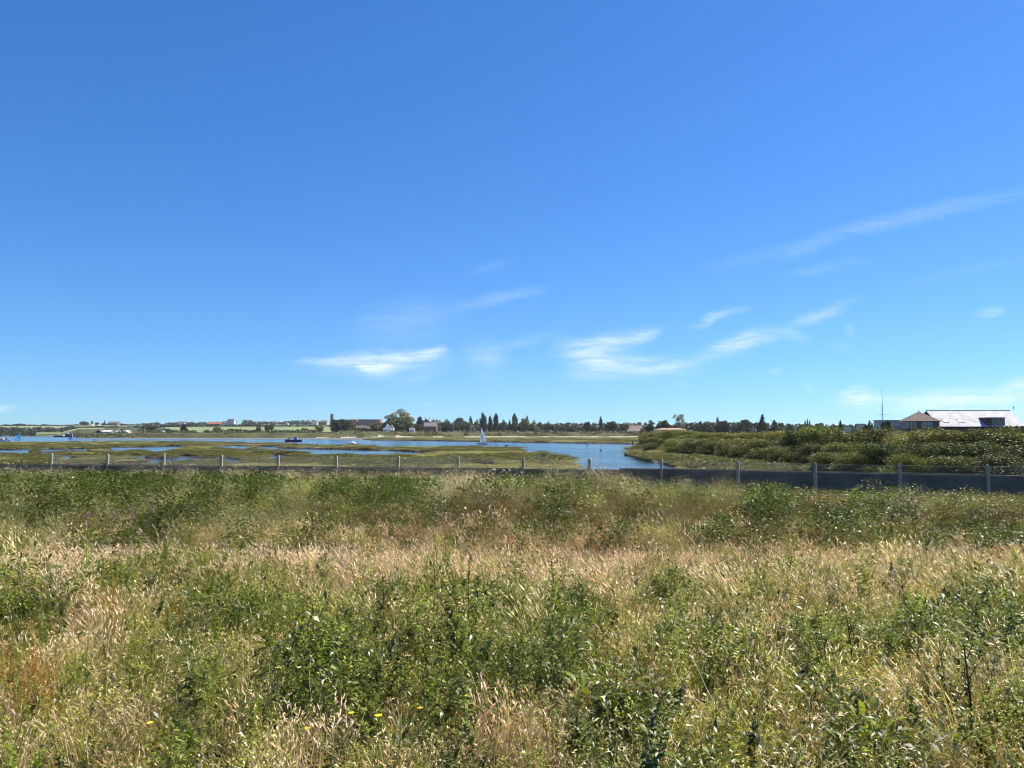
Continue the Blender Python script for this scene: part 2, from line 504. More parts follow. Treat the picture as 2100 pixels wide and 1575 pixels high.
# melt into the near field behind the fence
XX = (PX - 1050) / F * DD
nearz = field_z(XX, DD)
t_ = ss(46, 62, DD)
Z = np.where(DD < 62, np.maximum(Z, nearz * (1 - t_) + (-0.5) * t_), Z)
nr, nc = PX.shape
V = np.stack([XX, DD, Z], -1).reshape(-1, 3)
idx = np.arange(nr * nc).reshape(nr, nc)
Fq = np.stack([idx[:-1, :-1], idx[:-1, 1:], idx[1:, 1:], idx[1:, :-1]], -1).reshape(-1, 4)
cz = (Z[:-1, :-1] + Z[1:, 1:]) / 2
cp = (PX[:-1, :-1] + PX[1:, 1:]) / 2
cd = (DD[:-1, :-1] + DD[1:, 1:]) / 2
csh = shore(cp)
d1c = wall_foot(cp)
mi = np.zeros(cz.shape, int)                       # 0 saltmarsh
stepz = np.maximum.reduce([Z[:-1, :-1], Z[1:, 1:], Z[1:, :-1], Z[:-1, 1:]]) - np.minimum.reduce([Z[:-1, :-1], Z[1:, 1:], Z[1:, :-1], Z[:-1, 1:]])
mi[(cz < 0.16) | ((stepz > .28) & (cd < 480))] = 1                                # 1 mud
mi[(cd > d1c) & (cd > csh)] = 2                    # 2 rough grass of the sea wall
bx = (cp - 1050) / F * cd - bank_foot(cd)
mi[(bx > 1) & (cd < 200)] = 2
mi[(cp > 1322) & (cd >= 196)] = 2
beach = (cd > d1c - 30) & (cd < d1c + 9) & (cp > 640) & (cp < 1322) & (vnoise(cp * 0.05, cp * 0) + (vnoise(cp * .4, cd * .05) - .5) * .5 > np.where(cp > 1000, .56, .45))
mi[beach] = 3                                      # 3 pale shingle beach
mudf = (cd > csh) & (cd < d1c - 2) & (cp > 150) & (cp < 745)
mi[mudf] = 4                                       # 4 grey mud flat
xw = (cp - 1050) / F * cd
# fields on the rising ground: (px0, px1, d0, d1, material)
for (a, b, d0, d1_, k) in [(-600, 232, 1640, 2200, 5), (70, 215, 1330, 1520, 6), (215, 380, 1700, 2100, 5), (340, 760, 900, 1640, 6), (600, 1100, 1700, 2150, 5),
                          (-600, 60, 1300, 1500, 2)]:
    mi[(cp > a) & (cp < b) & (cd > d0) & (cd < d1_)] = k


def ground_mat(name, ramp, scale, detail=8, rough=0.95, bump=0.0, stretch=(1, 1, 1), scale2=None):
    m = bpy.data.materials.new(name); m.use_nodes = True
    t = m.node_tree; p = t.nodes['Principled BSDF']
    p.inputs['Roughness'].default_value = rough; p.inputs['Specular IOR Level'].default_value = 0.15
    tcn = N(t, 'ShaderNodeTexCoord')
    mp = N(t, 'ShaderNodeMapping', Vector=tcn.outputs['Object'], Scale=stretch)
    n = N(t, 'ShaderNodeTexNoise', Vector=mp.outputs[0], Scale=scale, Detail=detail, Roughness=0.68)
    fac = n.outputs[0]
    if scale2:
        n2 = N(t, 'ShaderNodeTexNoise', Vector=mp.outputs[0], Scale=scale2, Detail=6, Roughness=0.7)
        mxx = N(t, 'ShaderNodeMath', _operation='MULTIPLY_ADD', i0=n2.outputs[0], i1=0.55, i2=-0.02)
        fac = N(t, 'ShaderNodeMath', _operation='MULTIPLY_ADD', i0=n.outputs[0], i1=0.5, i2=mxx.outputs[0]).outputs[0]
    cr = N(t, 'ShaderNodeValToRGB', Fac=fac)
    e = cr.color_ramp.elements
    while len(e) < len(ramp):
        e.new(0.5)
    for q, (pos, c) in zip(e, ramp):
        q.position = pos; q.color = (*c, 1)
    t.links.new(cr.outputs[0], p.inputs['Base Color'])
    if bump:
        n3 = N(t, 'ShaderNodeTexNoise', Vector=tcn.outputs['Object'], Scale=bump, Detail=6, Roughness=0.7)
        b = N(t, 'ShaderNodeBump', Strength=1.0, Distance=0.25, Height=n3.outputs[0])
        t.links.new(b.outputs[0], p.inputs['Normal'])
    return m


G_MARSH = ground_mat('saltmarsh_turf', [(0.41, (0.024, 0.026, 0.012)), (0.46, (0.065, 0.07, 0.028)), (0.52, (0.13, 0.136, 0.05)), (0.59, (0.20, 0.205, 0.078)), (0.66, (0.13, 0.09, 0.045))],
                     0.035, bump=1.2, scale2=0.4)
G_MUD = ground_mat('creek_mud', [(0.4, (0.030, 0.024, 0.018)), (0.6, (0.06, 0.048, 0.036))], 1.0, rough=0.6)
G_ROUGH = ground_mat('rough_grass', [(0.40, (0.025, 0.032, 0.012)), (0.5, (0.06, 0.066, 0.024)), (0.60, (0.11, 0.11, 0.042)), (0.68, (0.085, 0.06, 0.028))], 0.04, bump=0.5, scale2=0.25)
G_BEACH = ground_mat('shingle_beach', [(0.35, (0.17, 0.15, 0.11)), (0.6, (0.42, 0.37, 0.28))], 0.3)
G_FLAT = ground_mat('mud_flat', [(0.35, (0.11, 0.095, 0.078)), (0.65, (0.20, 0.175, 0.145))], 0.05, rough=0.5)
G_FIELD1 = ground_mat('pale_field', [(0.35, (0.17, 0.195, 0.095)), (0.65, (0.21, 0.235, 0.12))], 0.01)
G_FIELD2 = ground_mat('green_field', [(0.35, (0.15, 0.19, 0.08)), (0.65, (0.20, 0.235, 0.11))], 0.01)
terrain = mesh_np('terrain', V, Fq, [G_MARSH, G_MUD, G_ROUGH, G_BEACH, G_FLAT, G_FIELD1, G_FIELD2], matidx=mi.reshape(-1), smooth=True)
tag(terrain, kind='structure')

# near ground: the rough meadow behind the photographer down to the fence
gx = np.arange(-62, 62.01, 0.33); gy = np.concatenate([np.arange(-12, 48.3, 0.3)])
GX, GY = np.meshgrid(gx, gy)
GZ = field_z(GX, GY)
ii = np.arange(GX.size).reshape(GX.shape)
gq = np.stack([ii[:-1, :-1], ii[:-1, 1:], ii[1:, 1:], ii[1:, :-1]], -1).reshape(-1, 4)
G_SOIL = ground_mat('meadow_soil', [(0.36, (0.045, 0.036, 0.020)), (0.5, (0.085, 0.080, 0.032)), (0.62, (0.15, 0.125, 0.065))], 1.6, bump=12.0, scale2=9.0)
GZ2 = np.where(GY > 44.0, GZ + 0.004, GZ + 0.012)
mesh_np('ground', np.stack([GX, GY, GZ2], -1).reshape(-1, 3), gq, G_SOIL, smooth=True)['kind'] = 'structure'

# water of the creek
mw = bpy.data.materials.new('creek_water'); mw.use_nodes = True
t = mw.node_tree; p = t.nodes['Principled BSDF']
p.inputs['Base Color'].default_value = (0.030, 0.060, 0.075, 1)
p.inputs['Roughness'].default_value = 0.12
p.inputs['IOR'].default_value = 1.33
tcn = N(t, 'ShaderNodeTexCoord')
mp1 = N(t, 'ShaderNodeMapping', Vector=tcn.outputs['Object'], Scale=(0.9, 1.6, 1))
nn1 = N(t, 'ShaderNodeTexNoise', Vector=mp1.outputs[0], Scale=1.4, Detail=5, Roughness=0.62)
mp2 = N(t, 'ShaderNodeMapping', Vector=tcn.outputs['Object'], Scale=(0.02, 0.05, 1))
nn2 = N(t, 'ShaderNodeTexNoise', Vector=mp2.outputs[0], Scale=1.0, Detail=4, Roughness=0.6)
st_ = N(t, 'ShaderNodeMapRange', i0=nn2.outputs[0], i1=0.35, i2=0.65, i3=0.12, i4=1.0)
bb = N(t, 'ShaderNodeBump', Strength=st_.outputs[0], Distance=0.16, Height=nn1.outputs[0])
t.links.new(bb.outputs[0], p.inputs['Normal'])
wv_ = np.array([(-1500, 40, 0), (1500, 40, 0), (1500, 1500, 0), (-1500, 1500, 0)], float)
mesh_np('water', wv_, np.array([[0, 1, 2, 3]]), mw)['kind'] = 'structure'
# open sea level land far to the sides and behind, so the ground reaches the horizon
mesh_np('plain', np.array([(-9000, -9000, -0.7), (9000, -9000, -0.7), (9000, 9000, -0.7), (-9000, 9000, -0.7)], float), np.array([[0, 1, 2, 3]]), G_ROUGH)['kind'] = 'structure'


def ground_at(x, y):
    """height of the drawn ground at one point"""
    if y < 48:
        return float(field_z(np.array([x]), np.array([y]))[0]) + 0.012
    px = 1050 + F * x / y
    return float(land_z(np.array([px]), np.array([float(y)]))[0])

# ------------------------------------------------------------------ plant pieces
class G:
    def __init__(s, seed):
        s.v = []; s.f3 = []; s.f4 = []; s.c = []; s.r = random.Random(seed)

    def _add(s, pts, col):
        b = len(s.v); s.v += [tuple(p) for p in pts]; s.c += [col] * len(pts)
        return b

    def jit(s, c, k=0.2):
        a = 1 + s.r.uniform(-k, k)
        return (c[0] * a * s.r.uniform(.92, 1.08), c[1] * a, c[2] * a * s.r.uniform(.85, 1.15))

    def blade(s, base, yaw, lean, L, w, bend, col, n=4, tipw=0.1):
        """a ribbon rising from base, leaning towards yaw and bending over by bend radians"""
        dx, dy = math.cos(yaw), math.sin(yaw)
        p = Vector(base); a = lean; pts = [p.copy()]
        for i in range(n):
            a += bend / n * (0.5 + i / n)
            p = p + Vector((dx * math.sin(a), dy * math.sin(a), math.cos(a))) * (L / n)
            pts.append(p.copy())
        t = s.r.uniform(0, math.pi); sx, sy = math.cos(t), math.sin(t)
        b = None
        for i, q in enumerate(pts):
            ww = w * (1 - (1 - tipw) * (i / n) ** 1.6) * 0.5
            k = s._add([q + Vector((sx * ww, sy * ww, 0)), q - Vector((sx * ww, sy * ww, 0))], col)
            if b is not None:
                s.f4.append((b, b + 1, k + 1, k))
            b = k
        return pts

    def spindle(s, p0, p1, r, col):
        p0 = Vector(p0); p1 = Vector(p1); d = (p1 - p0)
        u = d.cross(Vector((0.3, 0.2, 1))).normalized() * r; w = d.normalized().cross(u)
        m = p0 + d * 0.4
        b = s._add([p0, m + u, m + w, m - u, m - w, p1], col)
        for i in range(4):
            j = (i + 1) % 4
            s.f3 += [(b, b + 1 + j, b + 1 + i), (b + 5, b + 1 + i, b + 1 + j)]

    def leaf(s, base, d, L, W, col, droop=0.3, simple=False, up=None):
        base = Vector(base); d = Vector(d).normalized()
        up = Vector(up) if up is not None else Vector((0, 0, 1))
        side = d.cross(up)
        if side.length < 0.05:
            side = d.cross(Vector((1, 0.3, 0)))
        side.normalize(); nrm = side.cross(d).normalized()
        if simple:
            m = base + d * L * 0.5 + nrm * 0.06 * L
            b = s._add([base, m + side * W * 0.5, base + d * L - nrm * droop * L * 0.4, m - side * W * 0.5], col)
            s.f4.append((b, b + 1, b + 2, b + 3))
            return
        st = []
        for t_, ww in ((0.3, 0.9), (0.65, 0.85)):
            c_ = base + d * L * t_ - nrm * droop * L * t_ * t_
            st.append((c_ + side * W * 0.5 * ww + nrm * W * 0.16, c_, c_ - side * W * 0.5 * ww + nrm * W * 0.16))
        tip = base + d * L * 0.95 - nrm * droop * L
        b = s._add([base, *st[0], *st[1], tip], col)
        s.f3 += [(b, b + 2, b + 1), (b, b + 3, b + 2), (b + 4, b + 5, b + 7), (b + 5, b + 6, b + 7)]
        s.f4 += [(b + 1, b + 2, b + 5, b + 4), (b + 2, b + 3, b + 6, b + 5)]

    def obj(s, name, m, link=False, parent=None):
        f = []
        if s.f4: f.append(np.array(s.f4))
        if s.f3: f.append(np.array(s.f3))
        return mesh_np(name, np.array(s.v), f, m, cols=np.array(s.c), link=link, parent=parent)


def p_tangle(seed, h=.3, spread=.17, n=46, nl=70, c=None, cs=None, L=.022, heads=14, hc=None):
    """bent and broken stems lying through one another, with small leaves and seed heads among them"""
    g = G(seed); r = g.r
    for i in range(n):
        a = r.uniform(0, 6.28); q = spread * math.sqrt(r.random())
        pts = g.blade((q * math.cos(a), q * math.sin(a), r.uniform(-.02, .04)), r.uniform(0, 6.28), abs(r.gauss(0, .55)), h * r.uniform(.4, 1.25), r.uniform(.0022, .0042), r.gauss(.3, .8), g.jit(r.choice(cs), .3), n=3, tipw=.4)
        if i < heads:
            d = (pts[-1] - pts[-2]).normalized()
            for k in range(4):
                dd = (d + Vector((r.uniform(-.8, .8), r.uniform(-.8, .8), r.uniform(-.5, .5)))).normalized()
                g.leaf(pts[-1] - d * r.uniform(0, .03), dd, r.uniform(.012, .026), r.uniform(.005, .009), g.jit(hc, .25), simple=True)
    for i in range(nl):
        a = r.uniform(0, 6.28); q = spread * math.sqrt(r.random()); z = h * r.random() ** .8 * .95; yaw = r.uniform(0, 6.28); el = r.uniform(-.6, .9)
        g.leaf((q * math.cos(a), q * math.sin(a), z), (math.cos(yaw) * math.cos(el), math.sin(yaw) * math.cos(el), math.sin(el)), L * r.uniform(.6, 1.6), L * .45 * r.uniform(.7, 1.3), g.jit(c, .35), simple=True)
    return g


STRAW = (0.51, 0.43, 0.31); PINK = (0.50, 0.37, 0.295); PALE = (0.70, 0.65, 0.55); BROWN = (0.20, 0.125, 0.055); RUST = (0.25, 0.105, 0.03)
GRN = (0.165, 0.20, 0.03); BGRN = (0.27, 0.32, 0.045); DGRN = (0.068, 0.098, 0.018); YGRN = (0.38, 0.37, 0.075); OLIVE = (0.20, 0.175, 0.05); GREY = (0.17, 0.21, 0.13)


def p_drygrass(seed, tall=0.5, nst=16, head=PALE, stem=STRAW, lean=0.25, spread=0.10, low=GRN):
    g = G(seed); r = g.r
    for i in range(nst):
        a = r.uniform(0, 6.28); q = spread * math.sqrt(r.random())
        b = (q * math.cos(a), q * math.sin(a), -0.02)
        yaw = math.pi + r.gauss(0, 0.75)
        L = tall * r.uniform(0.55, 1.1)
        c = g.jit(stem, .25)
        pts = g.blade(b, yaw, r.uniform(-.05, lean), L, 0.0035, r.uniform(0.15, 0.6), c, n=4, tipw=0.5)
        d = (pts[-1] - pts[-2]).normalized(); hl = r.uniform(0.035, 0.075)
        d2 = (d + Vector((math.cos(yaw) * .35, math.sin(yaw) * .35, -.15))).normalized()
        g.spindle(pts[-1] - d * 0.01, pts[-1] + d2 * hl, r.uniform(.0028, .0048), g.jit(head, .25))
        for k in range(3):
            e = pts[-1] + d2 * hl * r.uniform(0, .7)
            dd = (d2 + Vector((r.uniform(-.7, .7), r.uniform(-.7, .7), r.uniform(-.3, .5)))).normalized()
            g.leaf(e, dd, r.uniform(.012, .024), .004, g.jit(head, .25), simple=True)
    for i in range(int(nst * 0.9)):
        a = r.uniform(0, 6.28); q = spread * 1.3 * math.sqrt(r.random())
        g.blade((q * math.cos(a), q * math.sin(a), -0.02), r.uniform(0, 6.28), r.uniform(.05, .5), r.uniform(.12, .32), r.uniform(.004, .007), r.uniform(.2, 1.3),
                g.jit(low if r.random() < .6 else stem, .3), n=3)
    return g


def p_greengrass(seed, tall=0.38, n=30, c=BGRN, w=0.007, spread=.1, lean=0.5, dry=.15):
    g = G(seed); r = g.r
    for i in range(n):
        a = r.uniform(0, 6.28); q = spread * math.sqrt(r.random())
        g.blade((q * math.cos(a), q * math.sin(a), -0.02), r.uniform(0, 6.28), r.uniform(.0, lean), tall * r.uniform(.45, 1.1), w * r.uniform(.6, 1.2), r.uniform(.2, 1.4),
                g.jit(STRAW if r.random() < dry else c, .28), n=4)
    return g


def p_weed(seed, tall=0.42, nl=64, c=GRN, L=.04, W=.017, stemc=(0.09, 0.085, 0.035), stems=1, spread=0.0):
    g = G(seed); r = g.r
    for s_ in range(stems):
        a = r.uniform(0, 6.28); b = Vector((spread * math.cos(a) * r.random(), spread * math.sin(a) * r.random(), -.02))
        T = tall * r.uniform(.7, 1.1)
        pts = g.blade(b, math.pi + r.gauss(0, 1.0), r.uniform(0, .22), T, .0038, r.uniform(-.2, .4), g.jit(stemc), n=4, tipw=.5)
        axes = [(pts, 1.0)]
        for k in range(5):
            u = r.uniform(.25, .8); i = int(u * 4); q = pts[i].lerp(pts[i + 1], u * 4 - i)
            bp = g.blade(q, r.uniform(0, 6.28), r.uniform(.4, .8), T * r.uniform(.18, .35), .004, -.3, g.jit(stemc), n=2, tipw=.5)
            axes.append((bp, .35))
        for k in range(nl):
            P, _ = axes[0] if r.random() < .45 else r.choice(axes[1:])
            u = r.uniform(.22 if P is pts else .1, 1.0) * (len(P) - 1); i = min(int(u), len(P) - 2); q = P[i].lerp(P[i + 1], u - i)
            yaw = r.uniform(0, 6.28); el = r.uniform(-.3, .9)
            sz = r.uniform(.6, 1.2) * (1.15 - .5 * u / (len(P) - 1))
            g.leaf(q, (math.cos(yaw) * math.cos(el), math.sin(yaw) * math.cos(el), math.sin(el)), L * sz, W * sz, g.jit(c, .3), droop=r.uniform(.1, .5), simple=(L < .036))
    return g


def p_herb(seed, h=.22, n=90, c=BGRN, L=.02, spread=.14):
    g = G(seed); r = g.r
    for i in range(n):
        a = r.uniform(0, 6.28); q = spread * math.sqrt(r.random()); z = h * r.random() ** .6 * (1 - (q / spread) ** 2 * .6)
        yaw = r.uniform(0, 6.28); el = r.uniform(-.4, 1.0)
        g.leaf((q * math.cos(a), q * math.sin(a), z), (math.cos(yaw) * math.cos(el), math.sin(yaw) * math.cos(el), math.sin(el)), L * r.uniform(.6, 1.5), L * .5 * r.uniform(.7, 1.2),
               g.jit(c, .3), simple=True)
    for i in range(14):
        a = r.uniform(0, 6.28); q = spread * r.random()
        g.blade((q * math.cos(a), q * math.sin(a), -.02), r.uniform(0, 6.28), r.uniform(0, .5), h * r.uniform(.7, 1.4), .003, .3, g.jit(OLIVE), n=2)
    return g


def p_spire(seed, tall=.55, c=RUST, stems=5, dens=26):
    g = G(seed); r = g.r
    for s_ in range(stems):
        b = Vector((r.uniform(-.07, .07), r.uniform(-.07, .07), -.02))
        pts = g.blade(b, math.pi + r.gauss(0, 1.2), r.uniform(0, .25), tall * r.uniform(.7, 1.1), .005, .15, g.jit(c), n=4, tipw=.5)
        for k in range(dens):
            u = r.uniform(.4, 1.0) * 4; i = min(int(u), 3); q = pts[i].lerp(pts[i + 1], u - i)
            yaw = r.uniform(0, 6.28)
            g.leaf(q, (math.cos(yaw), math.sin(yaw), r.uniform(.2, 1.5)), r.uniform(.014, .03), r.uniform(.006, .011), g.jit(c, .3), simple=True)
    return g


def p_clump(seed, h=.7, rad=.5, n=420, c=DGRN, c2=GRN, L=.05, W=.028, grass=0):
    """a mound of leaves: bramble, nettle, scrub"""
    g = G(seed); r = g.r
    blobs = [(r.uniform(-.55, .55) * rad, r.uniform(-.55, .55) * rad, r.uniform(.35, .75) * h, r.uniform(.25, .45)) for _ in range(7)]
    for i in range(n):
        bx, by, bz, br = r.choice(blobs)
        th = r.uniform(0, 6.28); cz = r.uniform(-.5, 1); sr = math.sqrt(max(0, 1 - cz * cz)); k = r.uniform(.75, 1.1)
        q = Vector((bx + rad * br * 1.5 * sr * math.cos(th) * k, by + rad * br * 1.5 * sr * math.sin(th) * k, max(.02, bz + h * br * cz * k)))
        d = Vector((sr * math.cos(th), sr * math.sin(th), cz * .6 + r.uniform(-.6, .3)))
        g.leaf(q, d, L * r.uniform(.6, 1.3), W * r.uniform(.6, 1.3), g.jit(c if r.random() < .6 else c2, .35), simple=True, up=(r.uniform(-.6, .6), r.uniform(-.6, .6), 1))
    for i in range(grass):
        g.blade((r.uniform(-rad, rad) * .7, r.uniform(-rad, rad) * .7, 0), math.pi + r.gauss(0, .6), r.uniform(.1, .4), h * r.uniform(.8, 1.4), .006, r.uniform(.2, .6), g.jit(c2, .3), n=4)
    return g


def protos(name, gs, m):
    c = bpy.data.collections.new(name)
    for i, g in enumerate(gs):
        o = g.obj('%s_%02d' % (name, i), m)
        c.objects.link(o)
    return c


def scatter(name, coll, P, yaw, tilt, scale, idx, label=None, cat=None):
    """plant cover nobody could count: one object, copies placed on points by geometry nodes"""
    P = np.asarray(P, np.float32); n = len(P)
    me = bpy.data.meshes.new(name)
    me.vertices.add(n); me.vertices.foreach_set('co', P.ravel())
    s_, c_ = np.sin(tilt), np.cos(tilt); sa, ca = np.sin(yaw), np.cos(yaw)
    rot = np.stack([np.arctan2(s_ * sa, c_), np.arcsin(np.clip(s_ * ca, -1, 1)), np.arctan2(sa, c_ * ca)], -1).astype(np.float32)
    a = me.attributes.new('rot', 'FLOAT_VECTOR', 'POINT'); a.data.foreach_set('vector', rot.ravel())
    a = me.attributes.new('size', 'FLOAT_VECTOR', 'POINT')
    sc_ = np.asarray(scale, np.float32)
    if sc_.ndim == 1: sc_ = np.repeat(sc_[:, None], 3, 1)
    a.data.foreach_set('vector', np.ascontiguousarray(sc_).ravel())
    a = me.attributes.new('pick', 'INT', 'POINT'); a.data.foreach_set('value', np.asarray(idx, np.int32))
    me.update()
    o = bpy.data.objects.new(name, me); col.objects.link(o)
    ng = bpy.data.node_groups.new(name, 'GeometryNodeTree')
    ng.interface.new_socket('Geometry', in_out='INPUT', socket_type='NodeSocketGeometry')
    ng.interface.new_socket('Geometry', in_out='OUTPUT', socket_type='NodeSocketGeometry')
    gi = ng.nodes.new('NodeGroupInput'); go = ng.nodes.new('NodeGroupOutput')
    ci = ng.nodes.new('GeometryNodeCollectionInfo'); ci.inputs['Collection'].default_value = coll
    ci.inputs['Separate Children'].default_value = True; ci.inputs['Reset Children'].default_value = True
    ip = ng.nodes.new('GeometryNodeInstanceOnPoints'); ip.inputs['Pick Instance'].default_value = True

    def na(nm, typ):
        q = ng.nodes.new('GeometryNodeInputNamedAttribute'); q.data_type = typ; q.inputs['Name'].default_value = nm
        return q.outputs[0]
    e2r = ng.nodes.new('FunctionNodeEulerToRotation')
    ng.links.new(na('rot', 'FLOAT_VECTOR'), e2r.inputs[0])
    ng.links.new(gi.outputs[0], ip.inputs['Points']); ng.links.new(ci.outputs[0], ip.inputs['Instance'])
    ng.links.new(na('pick', 'INT'), ip.inputs['Instance Index'])
    ng.links.new(e2r.outputs[0], ip.inputs['Rotation'])
    ng.links.new(na('size', 'FLOAT_VECTOR'), ip.inputs['Scale'])
    ng.links.new(ip.outputs[0], go.inputs[0])
    md = o.modifiers.new('cover', 'NODES'); md.node_group = ng
    return tag(o, label, cat, None, 'stuff')


# ------------------------------------------------------------------ meadow cover
cand = []
KIND = dict(dry=0, pink=3, green=5, bgreen=7, weed=9, weedd=12, herb=14, herby=16, spire=18, tallg=20, tallbrown=22, clumpg=24, clumpd=26, pale=28, brownherb=30, smallleaf=31, tangle=32, tanglet=34, tangled=36, darkleaf=38)
HP = (.66, .53, .45); HS = (.70, .62, .50); HW = (.80, .76, .67)
gs = [p_drygrass(1, .40, 18), p_drygrass(2, .34, 22), p_drygrass(3, .28, 24, head=STRAW),                                  # 0-2
      p_drygrass(4, .36, 24, head=HP, stem=PINK), p_drygrass(5, .30, 26, head=HP, stem=PINK, low=BROWN),                   # 3-4
      p_greengrass(6, .28, 30, BGRN, .006), p_greengrass(7, .24, 34, GRN, .005),                                           # 5-6
      p_greengrass(8, .18, 40, YGRN, .005), p_greengrass(9, .34, 18, BGRN, .008, lean=.4),                                 # 7-8
      p_weed(10), p_weed(11, .34, 80, (.19, .23, .04), .030, .013, stems=2, spread=.06), p_weed(12, .46, 80, (.13, .165, .03), .045, .017),   # 9-11
      p_weed(13, .36, 84, DGRN, .05, .02), p_weed(14, .30, 90, (.10, .14, .03), .034, .016, stems=2, spread=.08),           # 12-13
      p_herb(15, .24, 110, GRN, .026), p_herb(16, .18, 120, (.22, .26, .05), .022),                                        # 14-15
      p_herb(17, .14, 120, YGRN, .018), p_herb(18, .13, 90, (.42, .38, .17), .018),                                        # 16-17
      p_spire(19, .42, (.27, .15, .045)), p_spire(20, .34, (.32, .2, .07)),                                                                 # 18-19
      p_drygrass(21, .8, 22, head=(.46, .44, .29), stem=(.20, .215, .08), lean=.35, spread=.16, low=(.15, .175, .045)), p_drygrass(22, .7, 20, head=(.38, .38, .2), stem=(.15, .175, .06), lean=.4, spread=.18, low=(.18, .21, .06)),  # 20-21
      p_drygrass(23, .7, 26, head=(.30, .235, .165), stem=(.155, .115, .055), lean=.35, spread=.18, low=BROWN), p_drygrass(24, .55, 28, head=(.24, .17, .10), stem=(.13, .10, .04), lean=.3, spread=.2, low=OLIVE),  # 22-23
      p_clump(25, .6, .4, 240, (.14, .16, .045), (.22, .24, .075), .08, .03, 20), p_clump(26, .55, .4, 240, (.085, .10, .028), (.15, .165, .05), .065, .026, 26),     # 24-25
      p_clump(27, .75, .45, 300, (.04, .065, .014), (.085, .125, .024), .08, .04, 6), p_clump(28, .55, .4, 260, (.12, .085, .03), (.18, .14, .045), .06, .025, 14),  # 26-27
      p_drygrass(29, .9, 20, head=HW, stem=(.40, .37, .25), lean=.35, spread=.15, low=OLIVE), p_drygrass(30, .8, 24, head=HS, stem=(.30, .27, .17), lean=.4, spread=.18, low=OLIVE),  # 28-29
      p_herb(31, .18, 110, (.26, .17, .08), .02),                                                                          # 30
      p_weed(32, .42, 130, (.17, .215, .04), .028, .013, stems=3, spread=.08),                                             # 31
      p_tangle(33, .28, c=GRN, cs=[STRAW, OLIVE, BROWN, PALE], hc=HP), p_tangle(34, .24, c=BGRN, cs=[STRAW, OLIVE, GRN], hc=HS, nl=100, heads=8),     # 32-33
      p_tangle(35, .3, c=(.30, .24, .12), cs=[STRAW, PINK, BROWN], hc=HP, heads=30), p_tangle(36, .26, c=(.38, .33, .17), cs=[PALE, STRAW, PINK], hc=HW, heads=34),   # 34-35
      p_tangle(37, .3, c=DGRN, cs=[OLIVE, GRN, BROWN], hc=STRAW, nl=120, heads=6, L=.03), p_tangle(38, .22, c=YGRN, cs=[YGRN, STRAW, OLIVE], hc=HW, nl=90, heads=10),   # 36-37
      p_clump(39, .40, .22, 170, (.06, .088, .018), (.13, .17, .03), .042, .018, 5), p_clump(40, .34, .2, 170, (.08, .11, .022), (.19, .23, .045), .034, .014, 5)]   # 38-39
C_FIELD = protos('meadow_plant', gs, M_GRASS)


def blob(px, py, L):
    """sum of soft spots (cx, cy, rx, ry, k) given where they lie in the picture"""
    s = np.zeros(px.shape)
    for cx, cy, rx, ry, k in L:
        s += k * np.exp(-((px - cx) / rx) ** 2 - ((py - cy) / ry) ** 2)
    return s


def sample(n, y0, y1, power=1.0, side=.70, extra=2.8):
    u = RNG.random(n)
    y = (y0 ** (power + 1) + u * (y1 ** (power + 1) - y0 ** (power + 1))) ** (1 / (power + 1))
    x = (RNG.random(n) * 2 - 1) * (side * y + extra)
    return x, y


# field proper
x, y = sample(18800, 2.6, 16.2, 0.48)
z = field_z(x, y)
c_, s_ = math.cos(PITCH), math.sin(PITCH)
w_ = y * c_ + (z + .3 - EYE) * s_
px = 1050 + F * x / w_; py = 787.5 - F * ((z + .3 - EYE) * c_ - y * s_) / w_
n1 = fbm(x * .55, y * .55 + 20, 3); n2 = fbm(x * 1.6 + 50, y * 1.6, 3); n3 = RNG.random(len(x))
dry = 0.19 + blob(px, py, [(1150, 1120, 480, 55, .75), (1000, 1190, 260, 40, .35), (1750, 1180, 420, 50, .6), (2050, 1180, 160, 60, .5), (130, 1170, 170, 60, .6), (520, 1110, 260, 45, .45), (700, 1160, 140, 35, .4),
                            (1560, 1290, 120, 50, .3), (1100, 1470, 170, 90, .45), (520, 1480, 160, 70, .35), (1950, 1400, 120, 120, .25), (250, 1430, 120, 90, .2), (1600, 1480, 90, 90, .3)])
wd = .36 + .25 * (n1 > .55) + blob(px, py, [(640, 1180, 160, 60, .3), (950, 1240, 330, 70, .5), (1650, 1230, 300, 70, .4), (300, 1250, 250, 60, .4), (680, 1340, 110, 60, .7), (880, 1380, 120, 80, .5), (1260, 1420, 120, 90, .6),
                          (1800, 1500, 200, 90, .35), (1850, 1090, 200, 28, .5), (1500, 1100, 120, 20, .3)])
clus = np.clip((fbm(x * .9 + 7, y * .9 + 33, 3) - .57) * 9, 0, 1) * ss(1130, 1220, py) + blob(px, py, [(680, 1345, 75, 60, 1.6), (880, 1385, 70, 60, 1.2), (450, 1235, 90, 35, 1.0), (1250, 1435, 90, 70, 1.5), (1150, 1230, 50, 50, .9), (1400, 1180, 60, 30, .9), (1800, 1500, 110, 60, 1.2), (60, 1245, 60, 40, 1.0), (1600, 1160, 90, 25, .8), (370, 1360, 60, 50, .7), (1020, 1330, 60, 40, .8), (1500, 1330, 60, 40, .6)])
wd = wd * .8 + .55 * clus
yel = blob(px, py, [(400, 1400, 300, 110, .5), (100, 1540, 300, 80, .5), (700, 1520, 300, 70, .3), (1400, 1520, 300, 80, .2), (1500, 1380, 400, 100, .3)])
rust = blob(px, py, [(55, 1360, 60, 110, .8), (250, 1260, 90, 40, .3), (1270, 1180, 60, 40, .25), (1910, 1330, 60, 60, .15), (60, 1560, 100, 40, .3)])
gr = .25 + blob(px, py, [(1440, 1300, 120, 110, .5), (1300, 1560, 260, 60, .35), (1780, 1560, 300, 60, .4), (1420, 1200, 60, 60, .3), (1950, 1120, 100, 20, .3)])
